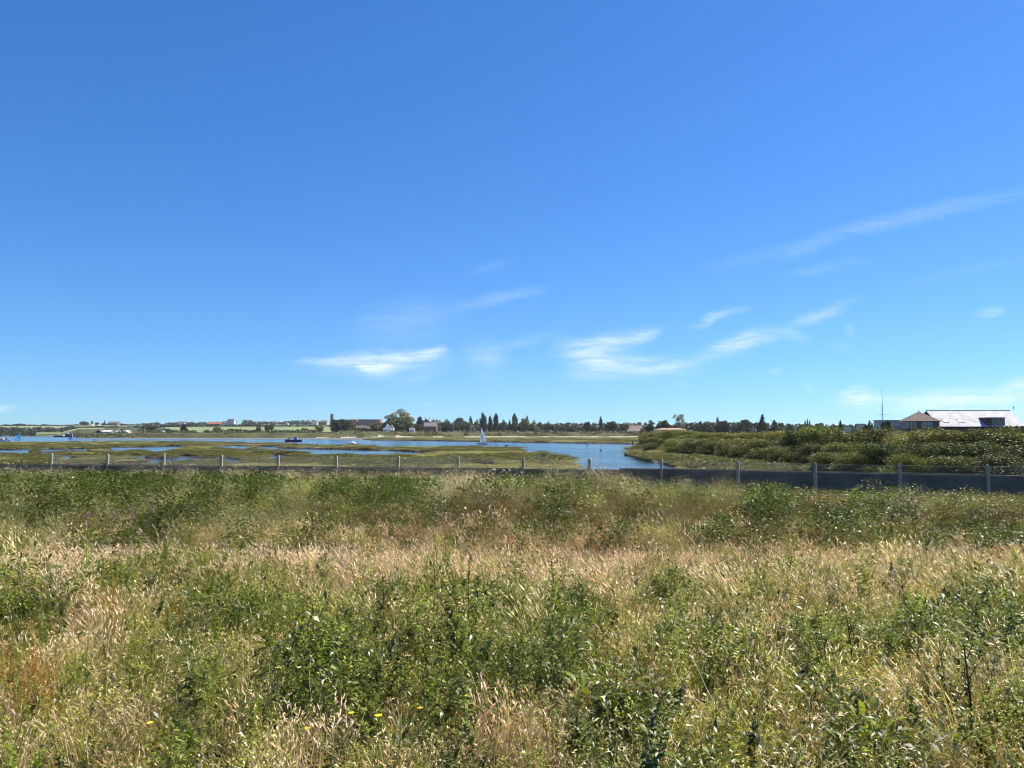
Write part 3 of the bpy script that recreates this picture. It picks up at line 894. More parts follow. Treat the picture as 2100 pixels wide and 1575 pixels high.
W = np.stack([dry * (n1 * 1.6) * .5, dry * (1.6 - n1 * 1.6) * .8, gr * .5 + n2 * .1, gr * .35 + yel * .45, wd * n2 * 1.3, wd * (1.1 - n2) * .4 + .8 * clus, wd * .30 + .12, yel * .6 + .04, rust + .015, .05 + .2 * dry, wd * .35, .30 + .2 * wd + .1 * yel, .12 + .5 * dry, .10 + .2 * wd, .75 * clus], -1)
W = W ** 1.5
kinds = np.array([KIND[k] for k in ('dry', 'pink', 'green', 'bgreen', 'weed', 'weedd', 'herb', 'herby', 'spire', 'brownherb', 'smallleaf', 'tangle', 'tanglet', 'tangled', 'darkleaf')])
cnt = np.array([3, 2, 2, 2, 3, 2, 2, 2, 2, 1, 1, 2, 2, 2, 2])
cw = np.cumsum(W / W.sum(1, keepdims=True), 1)
k = (RNG.random(len(x))[:, None] > cw).sum(1).clip(0, 14)
idx = kinds[k] + (RNG.random(len(x)) * cnt[k]).astype(int)
size = (0.55 + 0.75 * RNG.random(len(x)) ** 1.3) * (1.12 - .25 * ss(9, 3, y)) * (.75 + .5 * n1)
size = size * (1 - .35 * ss(1480, 1600, py) * (px < 1150))
tilt = RNG.normal(-.08, .2, len(x))
yaw = np.where(np.isin(k, [0, 1]), RNG.normal(0, 1.0, len(x)), RNG.random(len(x)) * 6.28)
size = np.where(RNG.random(len(x)) < .06, size * 1.45, size)
scatter('meadow', C_FIELD, np.stack([x, y, z], -1), yaw, tilt, size, idx, 'rough mixed meadow of dry seed grass and leafy green weeds in the foreground', 'meadow')

# low thatch that closes the ground between the taller plants
x, y = sample(12500, 2.6, 16.5, 0.68)
z = field_z(x, y)
w_ = y * c_ + (z + .1 - EYE) * s_
px = 1050 + F * x / w_; py = 787.5 - F * ((z + .1 - EYE) * c_ - y * s_) / w_
tan = .3 + blob(px, py, [(1150, 1130, 480, 60, .5), (1750, 1190, 420, 60, .5), (130, 1180, 170, 60, .5), (1080, 1520, 190, 90, .5), (480, 1520, 200, 70, .5)]) + (fbm(x * .8, y * .8) - .5)
r_ = RNG.random(len(x))
idx = np.where(r_ < tan, np.where(RNG.random(len(x)) < .5, 2, 30), np.where(RNG.random(len(x)) < .5, 7, np.where(RNG.random(len(x)) < .5, 16, 15)))
scatter('undergrowth', C_FIELD, np.stack([x, y, z], -1), RNG.random(len(x)) * 6.28, RNG.normal(0, .2, len(x)), .45 + .4 * RNG.random(len(x)), idx,
        'low thatch of clover and short grass under the meadow plants', 'undergrowth')

# tall weedy strip between the field and the fence
x, y = sample(13500, 14.4, 38.5, 0.75, .72, 3)
fence_y = np.interp((x * 1.0), [-30, 3.37, 17, 26], [40.9, 33.5, 27.5, 23.5])
ok = y < fence_y - .25
x, y, fence_y = x[ok], y[ok], fence_y[ok]
z = field_z(x, y)
w_ = y * c_ + (z + .5 - EYE) * s_
px = 1050 + F * x / w_; py = 787.5 - F * ((z + .5 - EYE) * c_ - y * s_) / w_
n1 = fbm(x * .45, y * .45 + 60, 3); n2 = fbm(x * .9 + 20, y * .9, 3)
left = ss(820, 620, px)
brn = .12 + blob(px, py, [(1000, 1035, 260, 40, .8), (760, 1040, 90, 30, .5), (1450, 1050, 200, 30, .6), (1300, 1010, 150, 30, .4), (1620, 1040, 160, 35, .7), (1650, 975, 90, 25, .5), (1950, 1050, 160, 30, .8), (720, 960, 90, 20, .3), (1250, 975, 60, 25, .5)])
pal = .05 + .65 * blob(px, py, [(940, 1000, 80, 30, .7), (850, 970, 140, 25, .45), (1300, 1010, 50, 30, .6), (1130, 1065, 260, 20, .5), (1450, 970, 120, 25, .6), (1560, 975, 80, 30, .5), (500, 960, 260, 18, .35), (1650, 1075, 130, 14, .4), (1880, 1020, 60, 12, .6),
                           (650, 1000, 90, 30, .25), (1310, 990, 30, 30, .4)])
grn = .22 + .6 * left + blob(px, py, [(1430, 990, 90, 25, .7), (1780, 1010, 90, 25, .7), (1950, 1000, 180, 15, .7), (1120, 1000, 120, 25, .25), (1820, 1085, 120, 20, .6), (650, 1010, 200, 40, .3), (1500, 1000, 60, 20, .4)])
drk = .15 + .20 * left * n2 + .25 * ss(1400, 1600, px) * n2 + blob(px, py, [(530, 1000, 50, 20, .5), (430, 1000, 40, 20, .5), (820, 1010, 60, 20, .3), (760, 1020, 60, 25, .4), (1590, 1030, 50, 25, .8), (1800, 1020, 50, 25, .8), (1920, 1050, 20, 20, .5), (300, 990, 50, 20, .4), (170, 1000, 60, 25, .3)])
gg = grn * (.5 + n1)
nf = np.where(y > fence_y - 5.5, .25, 1.0)
W = np.stack([gg * .95, brn * (.4 + n2), gg * .26 * nf, drk * .8 * nf, brn * .3 * (1.4 - n2) * nf, (pal + .12 * (nf < 1)) * (.5 + n1)], -1) ** 1.5
kinds = np.array([20, 22, 24, 26, 27, 28]); cnt = np.array([2, 2, 2, 1, 1, 2])
cw = np.cumsum(W / W.sum(1, keepdims=True), 1)
k = (RNG.random(len(x))[:, None] > cw).sum(1).clip(0, 5)
idx = kinds[k] + (RNG.random(len(x)) * cnt[k]).astype(int)
hcap = np.interp(x, [-27, -10, 3, 8, 11, 25], [1.08, 1.02, .95, .78, .64, .58])
size = (.6 + .5 * RNG.random(len(x))) * hcap * (.8 + .4 * n1)
size = np.where((y > fence_y - 2.2), size * np.where(px > 1620, .72, np.where(px > 1250, 1.15, 1.12)), size)
tilt = -np.abs(RNG.normal(.22, .13, len(x)))
yaw = RNG.normal(0, .7, len(x))
scatter('weed_bank', C_FIELD, np.stack([x, y, z], -1), yaw, tilt, size, idx, 'tall weedy bank of wind bent grass between the meadow and the concrete fence', 'weeds')

x = RNG.uniform(-32, 10.5, 1300); fy_ = np.interp(x, [-30, 3.37, 17, 26], [40.9, 33.5, 27.5, 23.5]); y = fy_ - RNG.uniform(.25, 2.2, len(x))
keep = (vnoise(x * .7, y * 0) > .3) & (RNG.random(len(x)) > ss(3, 12, x)); x, y = x[keep], y[keep]
scatter('fence_grass', C_FIELD, np.stack([x, y, field_z(x, y)], -1), RNG.normal(0, .6, len(x)), -np.abs(RNG.normal(.3, .12, len(x))), .95 + .45 * RNG.random(len(x)), np.array([20, 21, 22, 28, 23])[RNG.integers(0, 5, len(x))], 'tall pale grass heads leaning against the concrete fence boards', 'grass')

# plants behind the fence on the slope to the marsh, a few heads show over the panels
x, y = sample(1800, 30, 46, 1.0, .72, 3)
fence_y = np.interp(x, [-30, 3.37, 17, 26], [40.9, 33.5, 27.5, 23.5])
ok = y > fence_y + .3
x, y = x[ok], y[ok]
scatter('fence_foot_grass', C_FIELD, np.stack([x, y, field_z(x, y)], -1), RNG.normal(0, .7, len(x)), -np.abs(RNG.normal(.2, .1, len(x))), .5 + .4 * RNG.random(len(x)),
        20 + RNG.integers(0, 2, len(x)), 'green grass growing on the slope behind the concrete fence', 'grass')

# ------------------------------------------------------------------ saltmarsh plants
MO = (.145, .15, .055); MY = (.22, .22, .075); MD = (.04, .048, .018); MR = (.13, .08, .04)
C_MARSH = protos('marsh_plant', [p_greengrass(101, .34, 60, MO, .03, .5, .9, .05), p_greengrass(102, .26, 60, MY, .035, .55, 1.0, .1), p_clump(103, .34, .55, 150, MD, MO, .09, .05), p_clump(104, .3, .5, 140, MO, MY, .08, .05),
                                 p_clump(105, .26, .5, 120, MR, MO, .08, .04)], M_GRASS)
n = 54000
ppx = RNG.random(n) * 2300 - 100
ppy = 897 + (962 - 897) * RNG.random(n) ** 1.0
d = F * (EYE - .44) / (ppy - HZ)
d = d * (1 + RNG.normal(0, .03, n)); x = (ppx - 1050) / F * d
zz = land_z(ppx, d)
sh = shore(ppx)
ok = (zz > .26) & (zz < 1.2) & (d > 48) & ((d < sh) | (ppx > 745)) & (d < 700)
x, d, zz, ppx = x[ok], d[ok], zz[ok], ppx[ok]
nn = fbm(x * .08 + 3, d * .05); ns = fbm(x * .5, d * .5)
r_ = RNG.random(len(x))
idx = np.where(nn + .25 * (r_ - .5) > .56, 1, np.where(nn + .3 * (r_ - .5) < .47, 2, np.where(r_ < .5, 0, 3)))
idx = np.where((r_ > .95) & (ns > .5), 4, idx)
sc_ = np.stack([.8 + d / 110, .8 + d / 80, np.full(len(x), .42) * (.2 + 1.6 * ns)], -1) * (.7 + .6 * RNG.random((len(x), 1)))
sc_[:, 2] *= (1 + .25 * ss(100, 300, d)) * np.where(idx == 2, 1.4, 1) * (1 + .3 * (ppx > 1250)) * (1 + .25 * (1 - ss(85, 150, d)))
scatter('saltmarsh', C_MARSH, np.stack([x, d, zz - .03], -1), RNG.random(len(x)) * 6.28, np.zeros(len(x)), sc_, idx, 'olive green saltmarsh cut by winding creeks beyond the fence', 'saltmarsh')

# ------------------------------------------------------------------ concrete fence
M_CONC = mat('weathered_concrete', (0.40, 0.36, 0.29), 0.92, 0.25, 5.0, bump=0.5)
M_PANEL = mat('panel_concrete', (0.155, 0.135, 0.105), 0.95, 0.35, 1.6, bump=0.6)
M_WIRE = mat('galvanised_wire', (0.30, 0.31, 0.31), 0.5, metal=0.3)
FP = [(-10, 40.1), (108, 39.5), (223, 38.85), (338, 38.2), (456, 37.5), (572, 36.9), (691, 36.25), (818, 35.55), (940, 34.9), (1073, 34.2), (1209, 33.5),
      (1356, 32.4), (1512, 31.2), (1670, 30.0), (1843, 28.75), (2023, 27.5), (2215, 26.3)]
FT = [930, 930, 931, 932, 933, 934, 935, 935.5, 936, 938, 940.5, 942, 945, 947.5, 950.5, 952, 954]
root = empty('fence', (xat(1209, 33.5), 33.5, 1.2), 'long fence of concrete posts, dark concrete boards and chain link mesh along the meadow', 'fence')
O = root.location


def loc(p):
    return Vector(p) - O


posts = []
for i, ((px_, Z_), ty) in enumerate(zip(FP, FT)):
    X_ = xat(px_, Z_); top = zat(ty, Z_)
    posts.append((X_, Z_, top))
    b = MB(); h = 0.05 if i != 10 else 0.07
    x_, y_, z1 = 0.0, 0.0, top - O.z
    b.box(x_ - h, x_ + h, y_ - h, y_ + h, 0.0 - 0.3, z1 - .06)
    # rounded weathered head
    pr = [(x_ - h, z1 - .058), (x_ - h * .8, z1 - .02), (x_ - h * .3, z1), (x_ + h * .3, z1), (x_ + h * .8, z1 - .02), (x_ + h, z1 - .058)]
    b.prism(pr, 'y', y_ - h * .96, y_ + h * .96)
    o = b.build('post', M_CONC, root, bevel=0.008)
    o.location = (X_ - O.x, Z_ - O.y, 0); o.rotation_euler = (0, 0, math.atan2(-6, 27) if i < 10 else math.atan2(-6, 13.6))
for i in range(len(posts) - 1):
    (xa, ya, ta), (xb, yb, tb) = posts[i], posts[i + 1]
    pa = 2.28 if i < 11 else 2.36
    if i == 0: pa = 2.25
    u = (Vector((xb, yb, 0)) - Vector((xa, ya, 0))); L = u.length; u.normalize(); nn_ = Vector((-u.y, u.x, 0)) * 0.025
    b = MB()
    def board(s0, s1, z0, z1):
        A = Vector((xa, ya, 0)) + u * s0 - O; B = Vector((xa, ya, 0)) + u * s1 - O
        A.z = B.z = 0
        b.hull8([A - nn_ + Vector((0, 0, z0)), B - nn_ + Vector((0, 0, z0)), B + nn_ + Vector((0, 0, z0)), A + nn_ + Vector((0, 0, z0)),
                 A - nn_ + Vector((0, 0, z1)), B - nn_ + Vector((0, 0, z1)), B + nn_ + Vector((0, 0, z1)), A + nn_ + Vector((0, 0, z1))])
    if i == 10:
        nn_ = nn_ * .84; board(.06, L - .06, .2, pa - O.z - .29); nn_ = nn_ / .84
        board(.06, L * .42, pa - O.z - .305, pa - O.z); board(L * .42 + .004, L - .06, pa - O.z - .305, pa - O.z + .07)
    else:
        t1 = pa - O.z + (i % 3 - 1) * .008
        board(.06, L - .06, t1 - .30, t1); nn_ = nn_ * .84; board(.06, L - .06, t1 - .62, t1 - .29); nn_ = nn_ * .84; board(.06, L - .06, t1 - 1.0, t1 - .61)
    b.build('gravel_board', M_PANEL, root)
# line wires and chain link in front of the boards
b = MB()
for i in range(len(posts) - 1):
    (xa, ya, ta), (xb, yb, tb) = posts[i], posts[i + 1]
    for dz in (-.07, -.38, -.72):
        m = loc(((xa + xb) / 2, (ya + yb) / 2 - .07, (ta + tb) / 2 + dz - .015))
        b.tube([loc((xa, ya - .07, ta + dz)), m, loc((xb, yb - .07, tb + dz))], .0022, 3, cap=False)
b.build('line_wire', M_WIRE, root)
b = MB(); v = []; f = []
for i in range(1, len(posts) - 1):
    (xa, ya, ta), (xb, yb, tb) = posts[i], posts[i + 1]
    A = loc((xa, ya - .066, 0)); B = loc((xb, yb - .066, 0)); n = int((B - A).length / 0.06); H = .92
    for k in range(-int(H / .06), n):
        for sgn in (1, -1):
            s0 = k * .06; s1 = s0 + H
            if sgn < 0: s0, s1 = s1, s0
            pts = []
            for s_, hh in ((s0, 0), (s1, H)):
                pts.append([s_ / (n * .06), hh])
            (q0, h0), (q1, h1) = pts
            if max(q0, q1) <= 0 or min(q0, q1) >= 1: continue
            def clip(qa, ha, qb, hb):
                if qa < 0: ha = ha + (hb - ha) * (0 - qa) / (qb - qa); qa = 0
                if qa > 1: ha = ha + (hb - ha) * (1 - qa) / (qb - qa); qa = 1
                return qa, ha
            a_ = clip(q0, h0, q1, h1); c__ = clip(q1, h1, q0, h0)
            za = ta + (tb - ta) * a_[0] - .06 - H + a_[1] - O.z; zb = ta + (tb - ta) * c__[0] - .06 - H + c__[1] - O.z
            P = A.lerp(B, a_[0]); Q = A.lerp(B, c__[0]); w = .0017
            k0 = len(v)
            v += [(P.x - w, P.y, za), (P.x + w, P.y, za), (Q.x + w, Q.y, zb), (Q.x - w, Q.y, zb), (P.x, P.y - 2 * w, za), (Q.x, Q.y - 2 * w, zb)]
            f += [(k0, k0 + 1, k0 + 2, k0 + 3), (k0, k0 + 4, k0 + 5, k0 + 3), (k0 + 1, k0 + 4, k0 + 5, k0 + 2)]
mesh_np('chain_link', np.array(v), np.array(f), M_WIRE, parent=root)
for (pi, dx, dy, dzz, top_off) in ((10, .85, -1.3, -1.25, -.32), (10, -.9, .25, -1.0, -.32), (0, 1.1, -1.5, -1.25, -.3)):
    X_, Y_, T_ = posts[pi]
    b = MB(); b.tube([loc((X_, Y_ - .03, T_ + top_off)), loc((X_ + dx, Y_ + dy, T_ + top_off + dzz))], .048, 4)
    b.build('strut', M_CONC, root)

# ------------------------------------------------------------------ trees
def leafcloud(C, D, size, cols, aspect=0.55, seed=0):
    """rhombic leaves at C (n,3) with direction D"""
    r = np.random.default_rng(seed); n = len(C)
    D = D / (np.linalg.norm(D, axis=1, keepdims=True) + 1e-9)
    U = r.normal(0, 1, (n, 3)); S = np.cross(D, U); S /= np.linalg.norm(S, axis=1, keepdims=True) + 1e-9
    sz = (size * r.uniform(.6, 1.35, n))[:, None]
    v = np.stack([C - D * sz * .5, C + S * sz * .5 * aspect, C + D * sz * .5, C - S * sz * .5 * aspect], 1).reshape(-1, 3)
    f = np.arange(4 * n).reshape(n, 4)
    return v, f, np.repeat(cols, 4, 0)


def crown_blobs(kind, r):
    B = []
    if kind == 'round':
        for i in range(26):
            th = r.uniform(0, 6.28); z = r.uniform(.22, .86); rr = .36 * math.sqrt(max(.05, 1 - ((z - .52) / .42) ** 2)) * r.uniform(.3, 1)
            B.append((rr * math.cos(th), rr * math.sin(th), z, r.uniform(.09, .17)))
    elif kind == 'poplar':
        for i in range(30):
            z = .1 + .86 * i / 30; prof = .34 * min(1, (z + .05) * 3) * (1 - max(0, z - .55) * 1.9) + .05
            th = r.uniform(0, 6.28); rr = prof * r.uniform(.1, .8)
            B.append((rr * math.cos(th), rr * math.sin(th), z, prof * r.uniform(.35, .65)))
    elif kind == 'airy':
        for i in range(34):
            th = r.uniform(0, 6.28); z = r.uniform(.35, .93); rr = .44 * math.sqrt(max(.03, 1 - ((z - .6) / .38) ** 2)) * r.uniform(.3, 1)
            B.append((rr * math.cos(th), rr * math.sin(th), z, r.uniform(.05, .10)))
    elif kind == 'conifer':
        for i in range(44):
            z = .06 + .92 * (i / 44); prof = .42 * (1 - z) + .03
            th = r.uniform(0, 6.28); rr = prof * r.uniform(.3, 1)
            B.append((rr * math.cos(th), rr * math.sin(th), z, prof * r.uniform(.22, .45) + .02))
    elif kind == 'pine':
        for i in range(26):
            th = r.uniform(0, 6.28); z = r.uniform(.5, .92); rr = .42 * math.sqrt(max(.05, 1 - ((z - .6) / .36) ** 2)) * r.uniform(.2, 1)
            B.append((rr * math.cos(th), rr * math.sin(th), z, r.uniform(.08, .15)))
    elif kind == 'bush':
        for i in range(30):
            th = r.uniform(0, 6.28); z = r.uniform(.08, .8); rr = .40 * math.sqrt(max(.05, 1 - (z / .95) ** 2)) * r.uniform(.3, 1)
            B.append((rr * math.cos(th), rr * math.sin(th), z, r.uniform(.10, .19)))
    return B


def crown_mesh(name, kind, seed, n=2600, size=.05, fill=.35, stray=.12, aspect=.6, spray=0.0, zs=1.0):
    r = random.Random(seed); g = np.random.default_rng(seed)
    B = crown_blobs(kind, r)
    w = np.array([b[3] ** 1.6 for b in B]); k = g.choice(len(B), n, p=w / w.sum())
    Ba = np.array(B)[k]
    d = g.normal(0, 1, (n, 3)); d[:, 2] += .25; d /= np.linalg.norm(d, axis=1, keepdims=True)
    rad = np.where(g.random(n) < fill, g.random(n) ** .5, 1 + g.normal(0, stray, n))[:, None]
    C = Ba[:, :3] + d * Ba[:, 3:4] * rad * np.array([1, 1, zs])
    C[:, 2] = np.maximum(C[:, 2], .01)
    D = d * .5 + g.normal(0, .7, (n, 3))
    if spray:
        D = np.array([-.35, 0, 1.0]) * spray + g.normal(0, .35, (n, 3)); D[:, :2] += d[:, :2] * .6
    bl = np.array([r.uniform(.72, 1.3) for _ in B])[k]
    c = np.array([1.0, 1.0, 1.0])[None] * (bl * g.uniform(.7, 1.3, n))[:, None]
    c = c * np.array([1, 1, 1]) * (1 + g.normal(0, .08, (n, 3)))
    v, f, cc = leafcloud(C, D, size, np.clip(c, .2, 2), aspect, seed)
    return mesh_np(name, v, f, M_TREE, cols=cc, link=False)


def trunk_mesh(kind, seed):
    r = random.Random(seed); b = MB()
    h = {'round': .6, 'poplar': .8, 'airy': .7, 'conifer': .9, 'pine': .7, 'bush': .45}[kind]
    b.tube([(0, 0, -.02), (.01, .005, h * .4), (-.01, .01, h)], [.028, .02, .006], 6)
    for i in range(9 if kind != 'bush' else 7):
        th = i * 2.4; z = h * r.uniform(.3, .85) if kind != 'bush' else 0.02
        L = r.uniform(.2, .38)
        b.tube([(0, 0, z), (L * .5 * math.cos(th), L * .5 * math.sin(th), z + L * .45), (L * math.cos(th), L * math.sin(th), z + L * .8)], [.011, .007, .002], 4)
    me = b.build('trunk', M_BARK); col.objects.unlink(me)
    return me


PROTO = {}
for kind, n, size, kw in (('round', 3200, .062, dict(aspect=.75)), ('poplar', 3000, .062, dict(aspect=.85)), ('airy', 2600, .042, dict(fill=.5, stray=.3)), ('conifer', 3200, .06, dict(aspect=.7)),
                          ('pine', 2800, .06, dict(aspect=.75)), ('bush', 2800, .07, dict(aspect=.75))):
    PROTO[kind] = [(trunk_mesh(kind, s_), crown_mesh('crown', kind, s_ * 7 + hash(kind[0]) * 0 + ord(kind[0]), n, size, **kw)) for s_ in (1, 2, 3)]

TINT = dict(dark=(.05, .068, .03), mid=(.08, .10, .042), blue=(.08, .098, .058), pale=(.19, .205, .11), bright=(.13, .155, .055), olive=(.12, .115, .05), brown=(.14, .10, .045), silver=(.23, .25, .18), black=(.034, .046, .026))
_tc = [0]


def tree(name, label, px_, top, width, d, kind, tint, cat='tree', group=None, z0=None, thick=.8):
    x = xat(px_, d); g0 = ground_at(x, d) - .1 if z0 is None else z0
    h = zat(top, d) - g0; w = width * d / F
    r_ = empty(name, (x, d, g0), label, cat, group, rz=(_tc[0] * 2.13) % 6.28 if kind != 'spray' else 0)
    _tc[0] += 1
    T, Cn = PROTO[kind][_tc[0] % len(PROTO[kind])]
    for o, nm in ((T, 'trunk'), (Cn, 'crown')):
        c = o.copy(); c.name = nm; col.objects.link(c); c.parent = r_
        c.scale = (w * 1.08, w * 1.08 * thick if w > h else w * 1.08, h * 1.03)
        tt = TINT[tint]; k = .9 + .2 * ((_tc[0] * 37) % 10) / 10
        c.color = (tt[0] * k, tt[1] * k, tt[2] * k, 1) if nm == 'crown' else (1, 1, 1, 1)
    return r_


TREES = [
    ('tree', 'dark domed clump of trees on the left skyline, left of the chimneyed house', 172, 864, 22, 2200, 'round', 'dark'),
    ('cypress_tree', 'small pointed tree on the left skyline between the dark domed clump and the chimneyed house', 188, 863, 5, 2200, 'poplar', 'blue'),
    ('tree', 'low pale tree on the left skyline just right of the small pointed tree', 198, 866, 10, 2200, 'round', 'mid'),
    ('cypress_tree', 'pointed tree touching the left end of the chimneyed house on the skyline', 214, 861.5, 5, 2190, 'conifer', 'dark'),
    ('tree', 'lone rounded tree on the skyline right of the chimneyed house', 321, 865, 11, 2180, 'round', 'mid'),
    ('tree', 'bushy dull green tree right of the white farm sheds on the left bank', 305, 871, 40, 900, 'round', 'mid'),
    ('tree', 'second bushy dull green tree right of the white farm sheds, beside a white van', 342, 878, 22, 860, 'bush', 'mid'),
    ('tree', 'squat very dark evergreen standing alone in front of the pale field at left', 378, 868, 21, 860, 'bush', 'black'),
    ('tree', 'round green tree in front of the field below the red roofed hall', 445, 875, 22, 840, 'round', 'bright'),
    ('tree', 'smaller round green tree just right of the one below the red roofed hall', 474, 878, 18, 820, 'bush', 'mid'),
    ('tree', 'compact blackish tree alone against the pale field left of centre', 530, 873, 12, 860, 'round', 'black'),
    ('tree', 'taller bushy tree standing in front of the field right of the compact blackish tree', 552, 870, 26, 850, 'round', 'mid'),
    ('tree', 'dark low tree at the right end of the pale field', 625, 877, 18, 830, 'bush', 'dark'),
    ('tree', 'pale green loose tree ending the pale field beside the broad dark tree', 655, 871, 24, 840, 'round', 'bright'),
    ('tree', 'broad dark spreading tree below the flat roofed tower', 699, 859, 62, 820, 'round', 'dark'),
    ('tree', 'brownish green tree in front of the long orange brick flats', 768, 866, 24, 830, 'round', 'olive'),
    ('willow_tree', 'very large pale silvery tree with an airy crown, tallest on the far bank', 815, 841, 60, 880, 'round', 'silver'),
    ('tree', 'green full crowned tree fused to the right side of the large pale silvery tree', 833, 852, 36, 860, 'round', 'pale'),
    ('tree', 'green lower half tree standing before the large pale silvery tree', 815, 858, 44, 850, 'round', 'mid'),
    ('tree', 'dark rounded tree at the left foot of the large pale silvery tree', 795, 861, 24, 870, 'round', 'dark'),
    ('pine_tree', 'dark ragged pine with a leaning feathery top beside the grey roofed house', 860, 856, 18, 820, 'pine', 'dark'),
    ('tree', 'dark bushy tree below the ragged pine and left of the grey roofed house', 856, 868, 20, 800, 'bush', 'dark'),
    ('tree', 'rounded mid green tree right of the grey roofed house', 913, 861, 24, 880, 'round', 'mid'),
    ('tree', 'wide dark tree in front of the rounded tree right of the grey roofed house', 917, 867, 34, 820, 'round', 'dark'),
    ('tree', 'flat topped tree on the skyline behind the low blue walled building', 943, 858, 26, 1150, 'pine', 'mid'),
    ('tree', 'yellowish green tree below the low blue walled building', 952, 867, 32, 810, 'round', 'mid'),
    ('poplar_tree', 'small slim poplar alone on the skyline left of the group of three tall poplars', 965, 853.5, 9, 1150, 'poplar', 'blue'),
    ('tree', 'small dark round tree on the skyline just left of the three tall poplars', 977, 861.5, 11, 1000, 'round', 'dark'),
    ('poplar_tree', 'broadest and leftmost of the three tall dark poplars behind the white sail', 991, 847.5, 19, 830, 'poplar', 'blue'),
    ('poplar_tree', 'thin middle one of the three tall poplars behind the white sail', 1005, 853, 11, 830, 'poplar', 'blue'),
    ('poplar_tree', 'rightmost of the three tall dark poplars behind the white sail', 1017, 849, 15, 830, 'poplar', 'dark'),
    ('tree', 'rounded tree between the three tall poplars and the single poplar to their right', 1031, 861, 14, 850, 'round', 'mid'),
    ('poplar_tree', 'single tall poplar with a full head right of the three poplars', 1055, 848.5, 16, 860, 'poplar', 'blue'),
    ('cypress_tree', 'dark pointed conifer leaning against the left side of the single full headed poplar', 1045, 861, 11, 850, 'conifer', 'black'),
    ('tree', 'broad dark green tree under the single full headed poplar', 1052, 866, 34, 820, 'round', 'dark'),
    ('willow_tree', 'tall pale yellow green tree right of the single full headed poplar', 1076, 857, 26, 820, 'round', 'pale'),
    ('poplar_tree', 'thin pointed top rising behind the tall pale yellow green tree', 1081, 854, 8, 860, 'poplar', 'blue'),
    ('willow_tree', 'second pale green rounded tree right of the tall pale yellow green tree', 1093, 862.5, 18, 820, 'round', 'pale'),
    ('tree', 'third pale green tree in the row of pale trees right of centre', 1107, 865, 14, 830, 'round', 'bright'),
    ('tree', 'fourth and last pale green tree in the row of pale trees right of centre', 1122, 865.5, 15, 830, 'round', 'bright'),
    ('shrub', 'silvery rounded bush at the foot of the row of pale trees', 1102, 875, 11, 790, 'bush', 'silver'),
    ('tree', 'dark low tree just right of the row of pale trees', 1132, 871, 16, 800, 'round', 'dark'),
    ('tree', 'round dark green tree midway between the pale trees and the narrow cypress', 1152, 873, 16, 790, 'bush', 'dark'),
    ('tree', 'wider round dark green tree right of the round one midway to the narrow cypress', 1172, 872, 26, 790, 'bush', 'dark'),
    ('tree', 'dark domed tree on the skyline left of the narrow cypress', 1205, 864.5, 20, 850, 'round', 'black'),
    ('tree', 'green tree before the white gabled houses left of the narrow cypress', 1216, 870, 22, 800, 'round', 'mid'),
    ('cypress_tree', 'narrow upright cypress rising above the far trees between centre and the brown roofed barn', 1232.5, 855, 10, 830, 'poplar', 'blue'),
    ('tree', 'big rounded very dark tree left of the brown roofed barn', 1255, 863.5, 34, 810, 'round', 'black'),
    ('tree', 'lighter green tree wedged between the big very dark tree and the brown roofed barn', 1281, 867, 20, 820, 'round', 'mid'),
    ('tree', 'rounded dark tree just right of the brown roofed barn', 1333, 862.5, 25, 560, 'round', 'dark'),
    ('tree', 'wide dark tree behind the orange roofed bungalow', 1362, 861.5, 34, 580, 'round', 'dark'),
    ('willow_tree', 'airy pale tree with see through crown above the orange roofed bungalow', 1393, 850.5, 36, 600, 'airy', 'silver'),
    ('shrub', 'rounded dark green bush right of the orange roofed bungalow', 1431, 871.5, 24, 540, 'bush', 'dark'),
    ('shrub', 'rounded bush next right of the dark green bush by the orange roofed bungalow', 1455, 874, 20, 540, 'bush', 'mid'),
    ('tree', 'dark tree at the left end of the wooded clump over the shrubby bank', 1447, 865, 26, 600, 'round', 'dark'),
    ('pine_tree', 'spiky topped dark tree crowning the wooded clump over the shrubby bank', 1472, 855.5, 18, 620, 'conifer', 'dark'),
    ('tree', 'broad dark tree forming the right half of the wooded clump over the shrubby bank', 1485, 862, 30, 600, 'round', 'dark'),
    ('tree', 'low bluish tree between the wooded clump and the flat topped pine', 1508, 868, 22, 600, 'round', 'blue'),
    ('pine_tree', 'flat topped umbrella pine with sky showing under its crown', 1531, 861.5, 27, 600, 'pine', 'dark'),
    ('conifer_tree', 'tallest broad conifer of the right hand tree line', 1564, 850.5, 30, 520, 'conifer', 'blue'),
    ('conifer_tree', 'darker tiered conifer adjoining the right side of the tallest broad conifer', 1588, 861.5, 26, 520, 'conifer', 'dark'),
    ('tree', 'rounded grey green tree right of the dark tiered conifer', 1619, 869, 20, 480, 'round', 'mid'),
    ('poplar_tree', 'left spike of the group of three thin poplars over the bramble bank', 1651.5, 862, 5, 480, 'poplar', 'dark'),
    ('poplar_tree', 'middle and tallest spike of the group of three thin poplars over the bramble bank', 1656.5, 860, 5, 480, 'poplar', 'dark'),
    ('poplar_tree', 'right spike of the group of three thin poplars over the bramble bank', 1661, 863, 5, 480, 'poplar', 'dark'),
    ('tree', 'low rounded tree right of the three thin poplars', 1681, 867, 24, 440, 'round', 'mid'),
    ('poplar_tree', 'small dark upright tree alone left of the pale box building', 1724, 863, 10, 330, 'poplar', 'blue'),
    ('tree', 'small loose tree just left of the white flat roofed house', 1785, 863, 14, 250, 'round', 'mid'),
    ('shrub', 'dark round bush under the mast before the white flat roofed house', 1816, 861, 24, 185, 'bush', 'black'),
    ('shrub', 'flat dark bush left of the white flat roofed house', 1778, 868.5, 24, 160, 'bush', 'black'),
]
